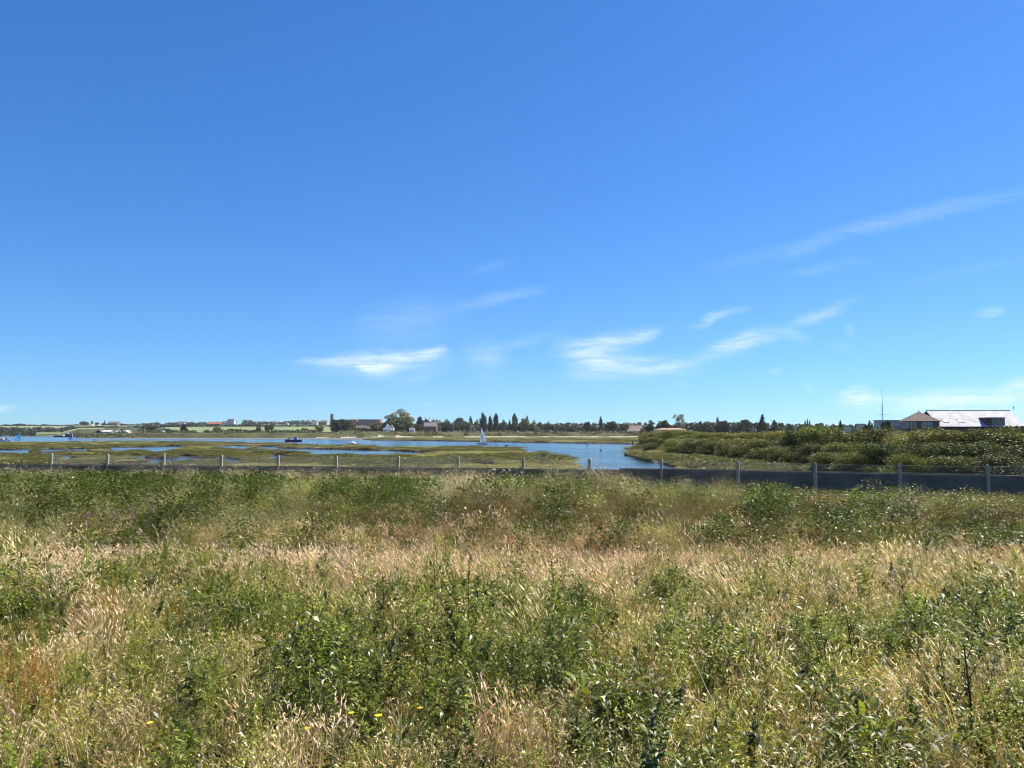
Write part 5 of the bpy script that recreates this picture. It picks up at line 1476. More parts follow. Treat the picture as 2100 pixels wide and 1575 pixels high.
BX = [
    ('building', 'low pale box building poking above the bank left of the white flat roofed house', 'building', 1761, 1774, 871, 870.5, 250, 1.5, M_CREAM, M_METAL, 'flat', None, ()),
    ('building', 'low pink grey flat topped building above the bank beside the lone upright tree', 'building', 1734, 1745, 874.2, 874, 320, 1.5, M_CREAM, M_ROOFGREY, 'flat', None, ()),
    ('house', 'small dark roofed cottage with a white wall between far trees above the bank', 'house', 1640, 1648, 875.5, 872, 470, 8, M_WHITE, M_ROOFGREY, 'gable_x', None, (.5,)),
    ('house', 'dark cottage roof with pointed gable right of the rounded grey green tree', 'house', 1629, 1640, 876.5, 873, 480, 8, M_BRICK, M_ROOFGREY, 'gable_y', None, ()),
    ('barn', 'large barn with a long brown roof and white gable behind the sea wall', 'barn', 1282, 1324, 884.0, 874.2, 830, 13, M_WHITE, mat('dull_brown_roof', (.22, .175, .145), .85, .12, .3), 'gable_x', None, ()),
    ('bungalow', 'long low bungalow with pale orange tile roof above the tip of the shrubby bank', 'bungalow', 1346, 1409, 881, 877.6, 470, 9, M_CREAM, M_ROOFORANGE, 'hip', None, ()),
    ('house', 'red roofed house with chimney directly behind the long brown barn roof', 'house', 1292, 1302, 873.5, 871, 900, 9, M_BRICK, M_ROOFBROWN, 'gable_x', None, (.15, .9)),
    ('house', 'second red roofed house behind the right end of the long brown barn roof', 'house', 1307, 1318, 874.5, 872.3, 900, 9, M_BRICK, M_ROOFBROWN, 'gable_x', None, (.8,)),
    ('house', 'white gabled house half hidden by trees left of the narrow cypress', 'house', 1193, 1202, 874, 870.5, 880, 9, M_WHITE, M_ROOFRED, 'gable_y', None, ()),
    ('house', 'brown roofed house between trees beside the white gabled one left of the narrow cypress', 'house', 1203, 1213, 875, 871, 870, 9, M_CREAM, M_ROOFBROWN, 'gable_x', None, (.2,)),
    ('house', 'distant house roof on the skyline above the round dark green trees right of centre', 'house', 1155, 1167, 871.5, 869.5, 1000, 9, M_CREAM, M_ROOFRED, 'gable_x', None, (.3, .8)),
    ('house', 'small pale house roof showing above trees left of the distant skyline house', 'house', 1139, 1148, 873, 870.8, 980, 9, M_CREAM, M_ROOFBROWN, 'gable_x', None, (.5,)),
    ('house', 'house with large grey slate roof and dark gable right of the silvery tree', 'house', 869, 895, 874.5, 866.5, 840, 12, M_BRICK, M_ROOFGREY, 'gable_x', (1, 4, 1.2, 1.3), ()),
    ('house', 'brown roofed house with chimneys behind and above the grey slate roofed house', 'house', 866, 882, 866, 859.5, 950, 11, M_BRICK, M_ROOFBROWN, 'gable_y', None, (.3, .8)),
    ('house', 'brick house with pinkish roof right behind the grey slate roofed house', 'house', 884, 902, 868, 862, 950, 11, M_BRICK, M_ROOFBROWN, 'gable_x', (1, 3, 1.2, 1.3), (.2, .6)),
    ('house', 'white house with steep gable below the left side of the silvery tree', 'house', 789, 797, 876, 870, 800, 9, M_WHITE, M_ROOFGREY, 'gable_y', (1, 1, 1.2, 1.2), ()),
    ('house', 'second white gabled house closer to the trunk of the silvery tree', 'house', 798, 806, 877, 871.5, 800, 9, M_WHITE, M_ROOFBROWN, 'gable_y', (1, 1, 1.2, 1.2), ()),
    ('bungalow', 'low white bungalow with pale roof at the foot of the silvery tree', 'bungalow', 785, 801, 880.5, 878, 790, 7, M_WHITE, M_METAL, 'gable_x', None, ()),
    ('bungalow', 'white walled bungalow to the right below the silvery tree', 'bungalow', 839, 849, 881, 877.5, 790, 7, M_WHITE, M_ROOFGREY, 'gable_x', None, ()),
    ('house', 'long brown tiled terrace roof below the orange brick flats', 'terrace', 729, 750, 878, 872, 850, 10, M_BRICK, M_ROOFBROWN, 'gable_x', (1, 5, 1.1, 1.2), (.3, .95)),
    ('house', 'brown roofed house between the terrace and the white gabled houses', 'house', 752, 765, 879, 875, 850, 9, M_BRICK, M_ROOFBROWN, 'gable_x', None, (.5,)),
    ('building', 'low blue walled flat roofed building left of the three tall poplars', 'building', 934, 959, 866, 865.5, 1080, 12, mat('blue_panel', (.16, .20, .28), .6, .1, .3), M_METAL, 'flat', (1, 6, 2.0, 1.3), ()),
    ('house', 'small house with cream gable under the blue walled building', 'house', 961, 973, 875, 870.5, 850, 9, M_CREAM, M_ROOFBROWN, 'gable_y', None, ()),
    ('flats', 'long block of orange brick flats with shaded front and sunlit end wall on the skyline', 'flats', 734, 779, 860.3, 859.6, 1750, 30, mat('dark_brick', (.13, .10, .095), .85, .15, .2), M_ROOFGREY, 'flat', (3, 10, 1.8, 1.5), ()),  # the front's shade is put into its darker brick colour
    ('flats', 'shorter block of orange brick flats between the broad dark tree and the long block', 'flats', 716, 731, 860.5, 859.8, 1750, 30, M_REDBRICK, M_ROOFGREY, 'flat', (3, 4, 1.8, 1.5), ()),
    ('tower', 'flat roofed dark tower standing high on the skyline left of the brick flats', 'tower', 677, 682.2, 849, 848.5, 1900, 7, mat('tower_brick', (.16, .12, .105), .85, .1, .2), M_ROOFGREY, 'flat', (6, 2, 1.4, 1.8), ()),
    ('building', 'tall whitish block building on the skyline right of the red roofed hall', 'building', 466, 479, 860, 859, 2050, 14, mat('offwhite_render', (.62, .58, .54), .8, .05, .1), M_ROOFGREY, 'flat', (3, 3, 2.2, 2.2), ()),
    ('hall', 'wide hall with a bright red tile roof on the skyline left of the whitish block', 'hall', 424, 451, 869.5, 865, 2050, 20, M_REDBRICK, M_ROOFRED, 'gable_x', None, (.7,)),
    ('house', 'small red roofed house squeezed between the red roofed hall and the whitish block', 'house', 453, 464, 869, 865, 2050, 12, M_CREAM, M_ROOFRED, 'gable_y', None, (.5,)),
    ('house', 'large old brick house with several chimneys on the far left skyline', 'house', 220, 240, 868, 864.5, 2200, 16, M_BRICK, M_ROOFGREY, 'gable_x', (1, 6, 1.8, 2.4), (.04, .45, .96)),
    ('house', 'pale barn beside the dark clump of trees on the left skyline', 'barn', 181, 187, 871, 869.5, 2190, 12, M_WHITE, M_ROOFGREY, 'gable_x', None, ()),
    ('house', 'brick house on the skyline right of the trees above the long pale field', 'house', 556, 565, 867.8, 864.5, 2150, 12, M_BRICK, M_ROOFBROWN, 'gable_x', None, (.2, .8)),
    ('house', 'row of low grey roofs on the skyline at the far left end of the village', 'terrace', 364, 377, 868.6, 866.6, 2150, 12, M_CREAM, M_ROOFGREY, 'gable_x', None, (.1, .5)),
    ('house', 'pale house on the skyline left of the flat roofed tower', 'house', 638, 650, 865.2, 862.6, 2100, 12, M_CREAM, M_ROOFBROWN, 'gable_x', None, (.5,)),
    ('house', 'grey roofed house on the skyline close to the foot of the tower', 'house', 657, 669, 864.4, 862, 2100, 12, M_BRICK, M_ROOFGREY, 'gable_x', None, (.2, .8)),
    ('house', 'whitish cottage on the skyline midway between the brick house and the tower', 'house', 583, 590, 868, 865.5, 2150, 10, M_WHITE, M_ROOFGREY, 'gable_y', None, ()),
    ('shed', 'dark timber barn at the left end of the farm buildings on the left bank', 'shed', 196, 208, 885.5, 881.5, 840, 8, M_DARK, M_ROOFGREY, 'gable_y', None, ()),
    ('shed', 'long pale roofed farm shed right of the dark timber barn', 'shed', 209, 227, 885.5, 882.4, 835, 8, M_METAL, mat('asbestos_roof', (.5, .5, .5), .8, .1, .5), 'gable_x', None, ()),
    ('shed', 'low white farm shed further right behind bushes on the left bank', 'shed', 236, 262, 885, 882.8, 835, 8, M_CREAM, mat('white_sheet_roof', (.62, .64, .66), .7, .05, .5), 'gable_x', None, ()),
    ('shed', 'small pale shed among bushes at the left end of the broad dark tree', 'shed', 634, 648, 884, 880.5, 830, 8, M_CREAM, M_ROOFBROWN, 'gable_x', None, ()),
]
for (nm, lb, ct, a, b_, ev_, rd_, dd_, dp_, wm_, rm_, kd, wn_, chm) in BX:
    hs_ = house(nm, lb, ct, a, b_, ev_, rd_, dd_, dp_, wm_, rm_, kd, win=wn_, chim=chm)
    if nm == 'flats' and b_ == 779:
        w__ = xat(779, dd_) - xat(734, dd_); e__ = zat(860.3, dd_) - hs_.location.z
        bb_ = MB(); bb_.box(w__ - 7, w__ + .3, -.4, 30.2, 0, e__ + .3); bb_.build('end_wall', M_REDBRICK, hs_)  # sunlit end painted in brighter brick than the shaded front

# ------------------------------------------------------------------ parked caravans and vans seen over the sea wall
def caravan():
    rt = empty('caravan', (0, 0, 0), 'white caravan, one of a row barely showing over the sea wall', 'caravan', 'caravans parked behind the sea wall')
    b = MB(); b.prism([(-2.3, .45), (2.2, .45), (2.35, 1.2), (2.1, 2.5), (-2.0, 2.55), (-2.4, 1.5)], 'y', -1.05, 1.05); b.build('body', M_WHITE, rt, bevel=.05)
    b = MB(); b.box(-1.5, -.5, -1.07, -1.04, 1.3, 1.9); b.box(.2, 1.4, -1.07, -1.04, 1.3, 1.9); b.build('window', M_GLASS, rt)
    b = MB(); b.tube([(0, -1.08, .33), (0, -.85, .33)], .33, 10); b.tube([(0, .85, .33), (0, 1.08, .33)], .33, 10); b.build('wheel', M_DARK, rt)
    return rt


cv = caravan()
for i, p_ in enumerate([972, 980, 989, 1000, 1013, 1028, 1040, 1057, 1063, 1076, 1084, 1098, 1112, 1131, 1146, 1163, 1187, 1210, 1236, 1258, 905, 918, 932]):
    o = cv if i == 0 else copy_tree(cv)
    dd_ = 838 + (i * 7) % 12; x = xat(p_, dd_); o.location = (x, dd_, zat(884.6, dd_) - 1.7 - .25 * ((i * 5) % 3)); o.rotation_euler = (0, 0, R((i * 37) % 50 - 25))
def van(name, label, px_, d_, z_, L=4.8, m=None, rz=0):
    rt = empty(name, (xat(px_, d_), d_, z_), label, 'van', rz=rz)
    b = MB(); b.prism([(-L / 2, .35), (L / 2, .35), (L / 2, .95), (L / 2 - .9, 1.15), (L / 2 - 1.5, 1.95), (-L / 2, 2.0)], 'y', -.95, .95); b.build('body', m or M_WHITE, rt, bevel=.06)
    b = MB(); b.box(-.3, .8, -.97, -.94, 1.2, 1.75); b.build('window', M_GLASS, rt)
    for xx in (-L / 2 + .9, L / 2 - .9):
        b = MB(); b.tube([(xx, -.98, .35), (xx, .98, .35)], .35, 12); b.build('wheel', M_DARK, rt)
for (p_, lb) in ((257, 'white van parked right of the low white farm shed on the left bank'), (333, 'white van parked beside bushes between the farm sheds and the squat dark evergreen'), (558, 'white van parked in front of the bushy tree at the foot of the pale field')):
    dd_ = 800; g_ = ground_at(xat(p_, dd_), dd_); van('van', lb, p_, dd_, max(g_, zat(886.3, dd_) - .3))

# ------------------------------------------------------------------ boats
def hull(parent, L, W, H, m, name='hull', z=-.12, m2=None):
    st = []
    for t_ in np.linspace(0, 1, 13):
        bw = W / 2 * (math.sin(math.pi * min(1, (t_ * .92 + .16))) ** .6) if t_ < 1 else .01
        bw = max(.02, bw * (1 if t_ > .02 else .85)); sh_ = H * (1 + .25 * abs(t_ - .45) ** 1.5)
        kx = -L / 2 + L * t_
        rake = .10 * L * max(0, t_ - .85)
        st.append([(kx + rake, -bw, sh_), (kx, -bw * .82, H * .35), (kx, -bw * .3, 0), (kx, bw * .3, 0), (kx, bw * .82, H * .35), (kx + rake, bw, sh_)])
    b = MB()
    for i in range(12):
        for k in range(5):
            b.face([st[i][k], st[i + 1][k], st[i + 1][k + 1], st[i][k + 1]])
        b.cur = 1 if m2 else 0
        b.face([st[i][0], st[i][5], st[i + 1][5], st[i + 1][0]]); b.cur = 0
    b.face(st[0]); b.face(st[-1][::-1])
    o = b.build(name, [m, m2] if m2 else m, parent)
    o.location.z = z
    return o


def sail(parent, name, pts, m, belly=.25, th=.015, split=None):
    """triangular sail with a curved belly; pts = tack, head, clew"""
    A, Hd, Cc = [Vector(q) for q in pts]; nrm = (Hd - A).cross(Cc - A).normalized(); n = 8; b = MB()
    def P(u, v_):  # u up, v_ aft
        q = A.lerp(Hd, u); e2 = Cc.lerp(Hd, u) + (Cc - A).normalized() * .25 * math.sin(math.pi * u)
        return q.lerp(e2, v_) + nrm * belly * math.sin(math.pi * v_) * (1 - u) ** .5
    for s in (0, 1):
        off = nrm * th * (s - .5)
        for i in range(n):
            for j in range(4):
                c = (P(i / n, j / 4) + off, P(i / n, (j + 1) / 4) + off, P((i + 1) / n, (j + 1) / 4) + off, P((i + 1) / n, j / 4) + off)
                b.cur = (1 if (split and j >= split) else 0)
                b.face(c if s else c[::-1])
    return b.build(name, m, parent, smooth=False)


def cloth(name, c):
    m = bpy.data.materials.new(name); m.use_nodes = True; t = m.node_tree; t.nodes.clear()
    a = N(t, 'ShaderNodeBsdfDiffuse', Color=(*c, 1)); b = N(t, 'ShaderNodeBsdfTranslucent', Color=(*c, 1))
    N(t, 'ShaderNodeOutputMaterial', Surface=N(t, 'ShaderNodeMixShader', i0=.72, i1=a.outputs[0], i2=b.outputs[0]).outputs[0])
    return m


M_SAIL = cloth('white_sailcloth', (.93, .93, .92)); M_SAILB = cloth('blue_sailcloth', (.04, .30, .75)); M_SAILC = cloth('cyan_sailcloth', (.2, .72, .92))
M_NAVY = mat('navy_paint', (.05, .025, .13), .35); M_SKIN = mat('skin', (.45, .28, .2), .6); M_SUIT = mat('dark_wetsuit', (.03, .035, .05), .7)
M_RED = mat('red_paint', (.30, .09, .07), .5); M_WOOD = mat('varnished_wood', (.35, .2, .1), .5, .2, 3)


def person(loc_, rz, label, shirt):
    """a small seated sailor: one continuous skinned body, clothing as a child"""
    me = bpy.data.meshes.new('person')
    J = [(0, 0, .12), (.0, 0, .34), (-.03, 0, .56), (-.02, 0, .66), (0, 0, .82), (0, .17, .55), (.14, .24, .36), (.32, .20, .36), (0, -.17, .55), (.16, -.24, .38), (.34, -.16, .40),
         (.10, .1, .12), (.46, .13, .20), (.50, .14, -.16), (.60, .14, -.2), (.10, -.1, .12), (.46, -.13, .20), (.50, -.14, -.16), (.60, -.14, -.2)]
    E_ = [(0, 1), (1, 2), (2, 3), (3, 4), (2, 5), (5, 6), (6, 7), (2, 8), (8, 9), (9, 10), (0, 11), (11, 12), (12, 13), (13, 14), (0, 15), (15, 16), (16, 17), (17, 18)]
    rad = [.15, .14, .14, .06, .105, .06, .045, .035, .06, .045, .035, .09, .065, .045, .04, .09, .065, .045, .04]
    me.from_pydata(J, E_, []); o = bpy.data.objects.new('person', me); col.objects.link(o)
    sk = o.modifiers.new('skin', 'SKIN'); me.skin_vertices if me.skin_vertices else None
    if not me.skin_vertices:
        bpy.context.view_layer.objects.active = o
    for lay in me.skin_vertices:
        for i, d_ in enumerate(lay.data):
            d_.radius = (rad[i], rad[i]); d_.use_root = (i == 0)
    sb = o.modifiers.new('sub', 'SUBSURF'); sb.levels = sb.render_levels = 1
    me.materials.append(shirt)
    o.location = loc_; o.rotation_euler = (0, 0, rz)
    tag(o, label, 'person')
    h = MB(); h.tube([(-.03, 0, .80), (-.035, 0, .90), (-.03, 0, .94)], [.115, .11, .05], 8); h.build('hair', mat('brown_hair', (.08, .05, .03), .8), o)
    return o


# white sailed dinghy heading right
dd_ = F * EYE / (911 - HZ); bx_ = xat(989.5, dd_)
dg = empty('sailing_dinghy', (bx_, dd_, 0), 'single handed dinghy with one tall white sail on the main channel', 'sailing boat', rz=R(-156))
hull(dg, 4.2, 1.4, .42, M_NAVY, m2=M_WHITE)
b = MB(); b.tube([(.9, 0, .3), (.82, 0, 3.2), (.5, 0, 6.0)], [.035, .03, .015], 6); b.build('mast', M_METAL, dg)
b = MB(); b.tube([(.88, 0, .95), (-1.3, -.55, 1.0)], .025, 6); b.build('boom', M_METAL, dg)
sl_ = sail(dg, 'sail', [(.85, 0, .8), (.5, 0, 6.15), (-1.6, -.6, .9)], M_SAIL)
b = MB(); b.box(-.35, .1, -.26, -.245, 3.05, 3.13); b.box(-.3, .1, -.26, -.245, 2.85, 2.92); b.build('sail_number', M_NAVY, sl_)
b = MB(); b.box(-2.3, -2.05, -.03, .03, -.3, .5); b.build('rudder', M_WHITE, dg)
person((bx_ + .75, dd_ + .1, .42), R(200), 'sailor in dark clothing seated in the dinghy with the white sail', M_SUIT)

for (p_, base, top, lb, lb2, flip) in ((38.5, 902.4, 884.5, 'two sailed dinghy with blue mainsail and cyan jib at far left of the channel', None, 1), (147.5, 901.0, 885.5, 'dinghy with half blue, half white sail in front of the dark barge', None, 1)):
    dd_ = F * EYE / (base - HZ); x = xat(p_, dd_)
    rt = empty('sailing_dinghy', (x, dd_, 0), lb, 'sailing boat', rz=R(8))
    hull(rt, 4.6, 1.6, .45, M_WHITE, m2=M_WHITE)
    H_ = (base - top) / F * dd_
    b = MB(); b.tube([(.1, 0, .3), (-.25, 0, H_)], [.035, .02], 6); b.build('mast', M_METAL, rt)
    if p_ < 100:
        sail(rt, 'mainsail', [(.05, 0, .7), (-.25, 0, H_), (1.35, -.5, 1.5)], [M_SAILB, M_SAILC], split=2)
        sail(rt, 'jib', [(-2.2, 0, .3), (-.6, 0, H_ * .62), (-.3, -.3, .5)], M_SAILC)
    else:
        sail(rt, 'mainsail', [(-.05, 0, .7), (-.25, 0, H_), (1.2, -.5, .8)], [M_SAILB, M_SAIL], split=2)
        sail(rt, 'jib', [(-1.9, 0, .3), (-.5, 0, H_ * .6), (-.4, -.3, .5)], M_SAILB)
# cabin boat cut by the left edge
dd_ = F * EYE / (905.2 - HZ); x = xat(4, dd_)
rt = empty('cabin_cruiser', (x, dd_, 0), 'old white cabin boat with mast moored at the left edge of the picture', 'motor boat', rz=R(5))
hull(rt, 8.0, 2.4, .9, M_WHITE, m2=M_WOOD)
b = MB(); b.prism([(-3, .85), (1.6, .85), (1.1, 1.5), (-2.6, 1.7)], 'y', -.8, .8); b.build('cabin', mat('pinkish_cabin', (.55, .42, .38), .6, .1, 1.0), rt, bevel=.05)
b = MB(); b.box(-2.2, -1.4, -.83, -.8, 1.1, 1.4); b.box(-.8, .0, -.83, -.8, 1.1, 1.4); b.build('window', M_GLASS, rt)
b = MB(); b.tube([(1.1, 0, .9), (1.1, 0, 5.6)], .04, 6); b.build('mast', M_METAL, rt)
b = MB(); b.box(1.9, 2.5, -.5, .5, .92, 1.7); b.build('helm_seat', M_DARK, rt, bevel=.05)
# navy workboat
dd_ = F * EYE / (906 - HZ); x = xat(602, dd_)
rt = empty('fishing_boat', (x, dd_, 0), 'navy blue fishing boat with small wheelhouse moored in the channel left of centre', 'boat', rz=R(2))
hull(rt, 8.0, 2.6, 1.15, M_NAVY, m2=M_WOOD)
b = MB(); b.box(.2, 1.9, -.8, .8, 1.0, 2.1); b.box(0.05, 2.1, -.95, .95, 2.103, 2.2); b.build('wheelhouse', mat('pale_blue_paint', (.35, .42, .6), .5), rt)
b = MB(); b.box(.5, 1.0, -.82, -.795, 1.5, 1.9); b.box(1.15, 1.65, -.82, -.795, 1.5, 1.9); b.build('window', M_GLASS, rt)
b = MB(); b.tube([(1.2, 0, 2.2), (1.2, 0, 3.6)], .04, 6); b.build('mast', M_WHITE, rt)
b = MB(); b.prism([(-3.4, 1.2), (-1.2, 1.2), (-1.4, 1.75), (-3.1, 1.6)], 'y', -.7, .7); b.build('gear_box', M_RED, rt, bevel=.05)
b = MB(); b.prism([(-3.9, 1.2), (-3.4, 1.25), (-3.3, 1.7), (-3.95, 1.8)], 'y', -.9, .9); b.prism([(2.6, 1.2), (3.3, 1.3), (3.2, 1.6), (2.7, 1.6)], 'y', -.4, .4); b.build('deck_gear', M_WHITE, rt)
# dark barge and jetty
dd_ = 930.0; x = xat(129, dd_)
rt = empty('barge', (x, dd_, 0), 'long dark barge with white deckhouse lying at the far left bank', 'barge', rz=R(2))
hull(rt, 21, 5.0, 1.6, M_DARK, m2=mat('bleached_deck', (.5, .46, .4), .8, .1, .5))
b = MB(); b.prism([(-8.5, 1.6), (1.5, 1.6), (1.0, 2.7), (-7.0, 3.1)], 'y', -1.8, 1.8); b.build('hatch_cover', mat('bleached_canvas', (.6, .55, .45), .8, .1, .5), rt)
b = MB(); b.prism([(3.6, 1.6), (8.0, 1.6), (8.2, 4.2), (5.5, 3.4)], 'y', -2, 2); b.build('bow_house', M_DARK, rt)
b = MB(); b.box(4.6, 6.6, -1.2, 1.2, 3.9, 5.2); b.build('deckhouse', M_WHITE, rt)
jt = empty('jetty', (xat(140, 905), 905, 0), 'low dark timber jetty behind the dinghy with the half white sail', 'jetty')
b = MB(); b.box(0, 9.5, 0, 3, 3.6, 3.9); b.build('deck', M_DARK, jt)
for k in range(6):
    b = MB(); b.tube([(.4 + k * 1.7, .3, -1), (.4 + k * 1.7, .3, 3.6)], .14, 5); b.build('pile', M_DARK, jt)
b = MB(); b.box(1, 9.2, 2.2, 2.5, .5, 3.55); b.build('back_board', mat('grey_piling', (.3, .28, .25), .9, .2, .5), jt)
# upturned white tender on the marsh edge
dd_ = F * (EYE - .3) / (911.6 - HZ); x = xat(723, dd_)
rt = empty('moored_tender', (x, dd_, .3), 'rounded white covered tender lying at the marsh edge below the brick flats', 'boat')
b = MB()
for i in range(10):
    for k in range(5):
        def q(i_, k_):
            a = i_ / 10 * 2 * math.pi; e3 = k_ / 5 * math.pi / 2
            return (1.05 * math.cos(a) * math.cos(e3) + .15 * (1 - k_ / 5), .6 * math.sin(a) * math.cos(e3), 1.0 * math.sin(e3) ** .8)
        b.face([q(i, k), q(i + 1, k), q(i + 1, k + 1), q(i, k + 1)])
b.build('cover', M_WHITE, rt, smooth=True)
b = MB(); b.prism([(-1.6, .05), (-1.0, .05), (-.9, .5), (-1.2, .4)], 'y', -.25, .25); b.build('outboard', mat('yellow_cover', (.6, .55, .3), .7), rt)
# small white dinghy on the marsh tip
dd_ = F * (EYE - .33) / (918 - HZ); x = xat(1040, dd_)
rt = empty('beached_dinghy', (x, dd_, .42), 'tiny white beached dinghy at the marsh edge right of the white sail', 'boat', rz=R(60))
hull(rt, 1.9, .9, .4, M_WHITE, z=0, m2=M_DARK); b = MB(); b.box(-.7, .7, -.25, .25, .41, .62); b.build('cover', M_DARK, rt)
# marker posts, buoys and birds on the water
def post_(name, label, px_, top, base, w, m, cap=None):
    d_ = F * EYE / (base - HZ); z_ = zat(top, d_); rt = empty(name, (xat(px_, d_), d_, 0), label, 'post')
    b = MB(); b.tube([(0, 0, -.6), (.02, 0, z_ * .5), (0, 0, z_)], w, 7); b.build('pile', m, rt)
    if cap:
        b = MB(); b.tube([(0, 0, z_ + .004), (0, 0, z_ + .35)], w * 1.5, 8); b.build('cap', cap, rt)
post_('marker_post', 'thick dark marker post in the water by the tip of the shrubby bank', 1297, 906, 917.5, .17, M_DARK, mat('green_cap', (.08, .16, .1), .6))
post_('marker_post', 'thin dark stake behind the stern of the white sailed dinghy', 996.6, 906.5, 912.5, .07, M_DARK)
post_('marker_post', 'short dark stake in the left channel near the mud, topped dark', 193.5, 900.5, 904.5, .22, M_DARK)
post_('marker_post', 'very short dark stake left of the topped stake in the left channel', 179, 901.5, 903.5, .2, M_DARK)
post_('marker_post', 'pale stub of a stake right beside the topped stake in the left channel', 195.4, 902.5, 905, .15, M_WHITE)
for (p_, by, lb) in ((1204, 914, 'small dark upright buoy floating in the channel right of centre'), (1232, 924.5, 'small dark buoy floating nearer in the channel, right of the upright one')):
    d_ = F * EYE / (by - HZ); rt = empty('buoy', (xat(p_, d_), d_, 0), lb, 'buoy')
    b = MB(); b.tube([(0, 0, -.15), (0, 0, -.05), (0, 0, .12), (0, 0, .22)], [.12, .24, .24, .1], 10); b.build('float', M_DARK, rt, smooth=True)
    b = MB(); b.tube([(0, 0, .22), (0, 0, .38 if p_ > 1220 else .55)], .05, 6); b.build('top_mark', M_DARK, rt)
def bird(px_, py_, d_, label, span, m):
    p = at(px_, py_, d_); rt = MB(); s = span / 2
    st = [(-.42 * s, .01), (-.2 * s, .08 * s), (.1 * s, .11 * s), (.35 * s, .06 * s), (.5 * s, .005)]
    rt.tube([(a_, 0, 0.0) for a_, _ in st], [r0 for _, r0 in st], 8)
    body = rt.build('bird', m, smooth=True); body.location = p; body.rotation_euler = (0, 0, R(15)); tag(body, label, 'bird')
    for sg in (-1, 1):
        w = MB(); w.hull8([(-.12 * s, 0, .04 * s), (.2 * s, 0, .04 * s), (.12 * s, sg * .5 * s, .26 * s), (-.12 * s, sg * .5 * s, .26 * s), (-.12 * s, 0, .07 * s), (.2 * s, 0, .07 * s), (.12 * s, sg * .5 * s, .28 * s), (-.12 * s, sg * .5 * s, .28 * s)])
        w.hull8([(-.12 * s, sg * .5 * s, .26 * s), (.12 * s, sg * .5 * s, .26 * s), (-.1 * s, sg * s, .12 * s), (-.16 * s, sg * s, .12 * s), (-.12 * s, sg * .5 * s, .28 * s), (.12 * s, sg * .5 * s, .28 * s), (-.1 * s, sg * s, .13 * s), (-.16 * s, sg * s, .13 * s)])
        w.build('wing', m, body)
bird(1632.5, 772, 240, 'dark bird gliding in the sky right of the big wispy cloud', 1.1, M_DARK)
bird(1079, 851, 300, 'small gull flying above the pale yellow green trees right of centre', 1.3, M_ROOFGREY)

# ------------------------------------------------------------------ single plants and litter of the near ground
def place(px_, py_, zoff=0.0):
    """where a ray meets the near ground"""
    d = pxdir(px_, py_)
    y_ = 2.0
    while y_ < 60:
        x_ = d[0] / d[1] * y_; z_ = EYE + d[2] / d[1] * y_
        if z_ <= float(field_z(np.array([x_]), np.array([y_]))[0]) + zoff: break
        y_ += .04
    return x_, y_, float(field_z(np.array([x_]), np.array([y_]))[0])


def dock(seed, L=.15, n=26, c=GRN):
    g = G(seed); r = g.r
    for i in range(n):
        yaw = i * 2.4 + r.uniform(-.4, .4); el = r.uniform(.35, 1.25); h = r.uniform(0, .22)
        q = Vector((math.cos(yaw) * .03, math.sin(yaw) * .03, h)); d = Vector((math.cos(yaw) * math.cos(el), math.sin(yaw) * math.cos(el), math.sin(el)))
        st = r.uniform(.06, .14); g.blade(q, yaw, math.pi / 2 - el, st, .006, 0, g.jit(OLIVE), n=1)
        g.leaf(q + d * st, d, L * r.uniform(.6, 1.15), L * r.uniform(.26, .36), g.jit(c, .2), droop=r.uniform(.15, .5))
    return g


DK = [dock(401, .14, 30, (.12, .165, .03)), dock(402, .12, 28, (.18, .235, .04)), dock(403, .125, 40, (.05, .085, .016))]
DKM = []
for i, g_ in enumerate(DK):
    DKM.append(g_.obj('leaves', M_LEAF, link=False))
STK = []
for i in range(2):
    g_ = p_spire(420 + i, .6, (.12, .09, .04) if i else (.10, .065, .03), 2, 40); STK.append(g_.obj('flower_stalk', M_GRASS, link=False))
DOCKS = [
    (655, 1385, 1.0, 2, 1, 'large dark broad leaved dock left of centre in the foreground'), (715, 1345, .9, 0, 1, 'dock just up and right of the large dark broad leaved one'),
    (620, 1345, .8, 2, 0, 'smaller dark dock up and left of the large dark broad leaved one'),
    (480, 1250, .8, 0, 0, 'green dock with broad pale sided leaves behind and left of the large dark one'), (540, 1290, .7, 1, 0, 'bright dock between the pale sided one and the large dark one'),
    (40, 1265, 1.0, 0, 1, 'tall leaved green dock close to the left edge of the picture'), (75, 1240, .8, 1, 0, 'bright green dock right beside the one close to the left edge'),
    (1215, 1465, 1.0, 0, 0, 'broad dark green dock right of centre near the bottom'), (1265, 1490, .9, 2, 1, 'dark leaved dock right next to the broad dark green one near the bottom'),
    (1235, 1420, .8, 1, 0, 'light green dock behind the two dark docks near the bottom right of centre'),
    (1780, 1530, 1.0, 1, 0, 'bright upright dock leaves at bottom right'), (1755, 1560, .8, 0, 0, 'dock at the bottom edge left of the bright upright leaves'),
    (1950, 1555, .8, 1, 0, 'pale yellow green dock in the bottom right corner area'), (385, 1560, .6, 1, 0, 'small rosette of bright strap leaves at the bottom edge left'),
    (1085, 1345, .7, 0, 0, 'dock with two upright pale leaves near the centre of the meadow'), (820, 1530, .6, 0, 0, 'small dock near the bottom edge left of centre'),
    (1480, 1230, .7, 0, 1, 'dock with a seed stalk in the meadow right of centre'), (350, 1430, .5, 1, 0, 'tiny bright dock in the yellowish grass at lower left'),
    (1640, 1150, .8, 2, 1, 'dark dock standing up alone in the tan grass at right'), (1350, 1310, .6, 1, 0, 'small bright dock below the feathery green grass right of centre'),
    (960, 1440, .6, 0, 0, 'small dock in the grass just below the centre'), (1640, 1395, .6, 1, 0, 'dock with one large sunlit leaf right of centre'),
]
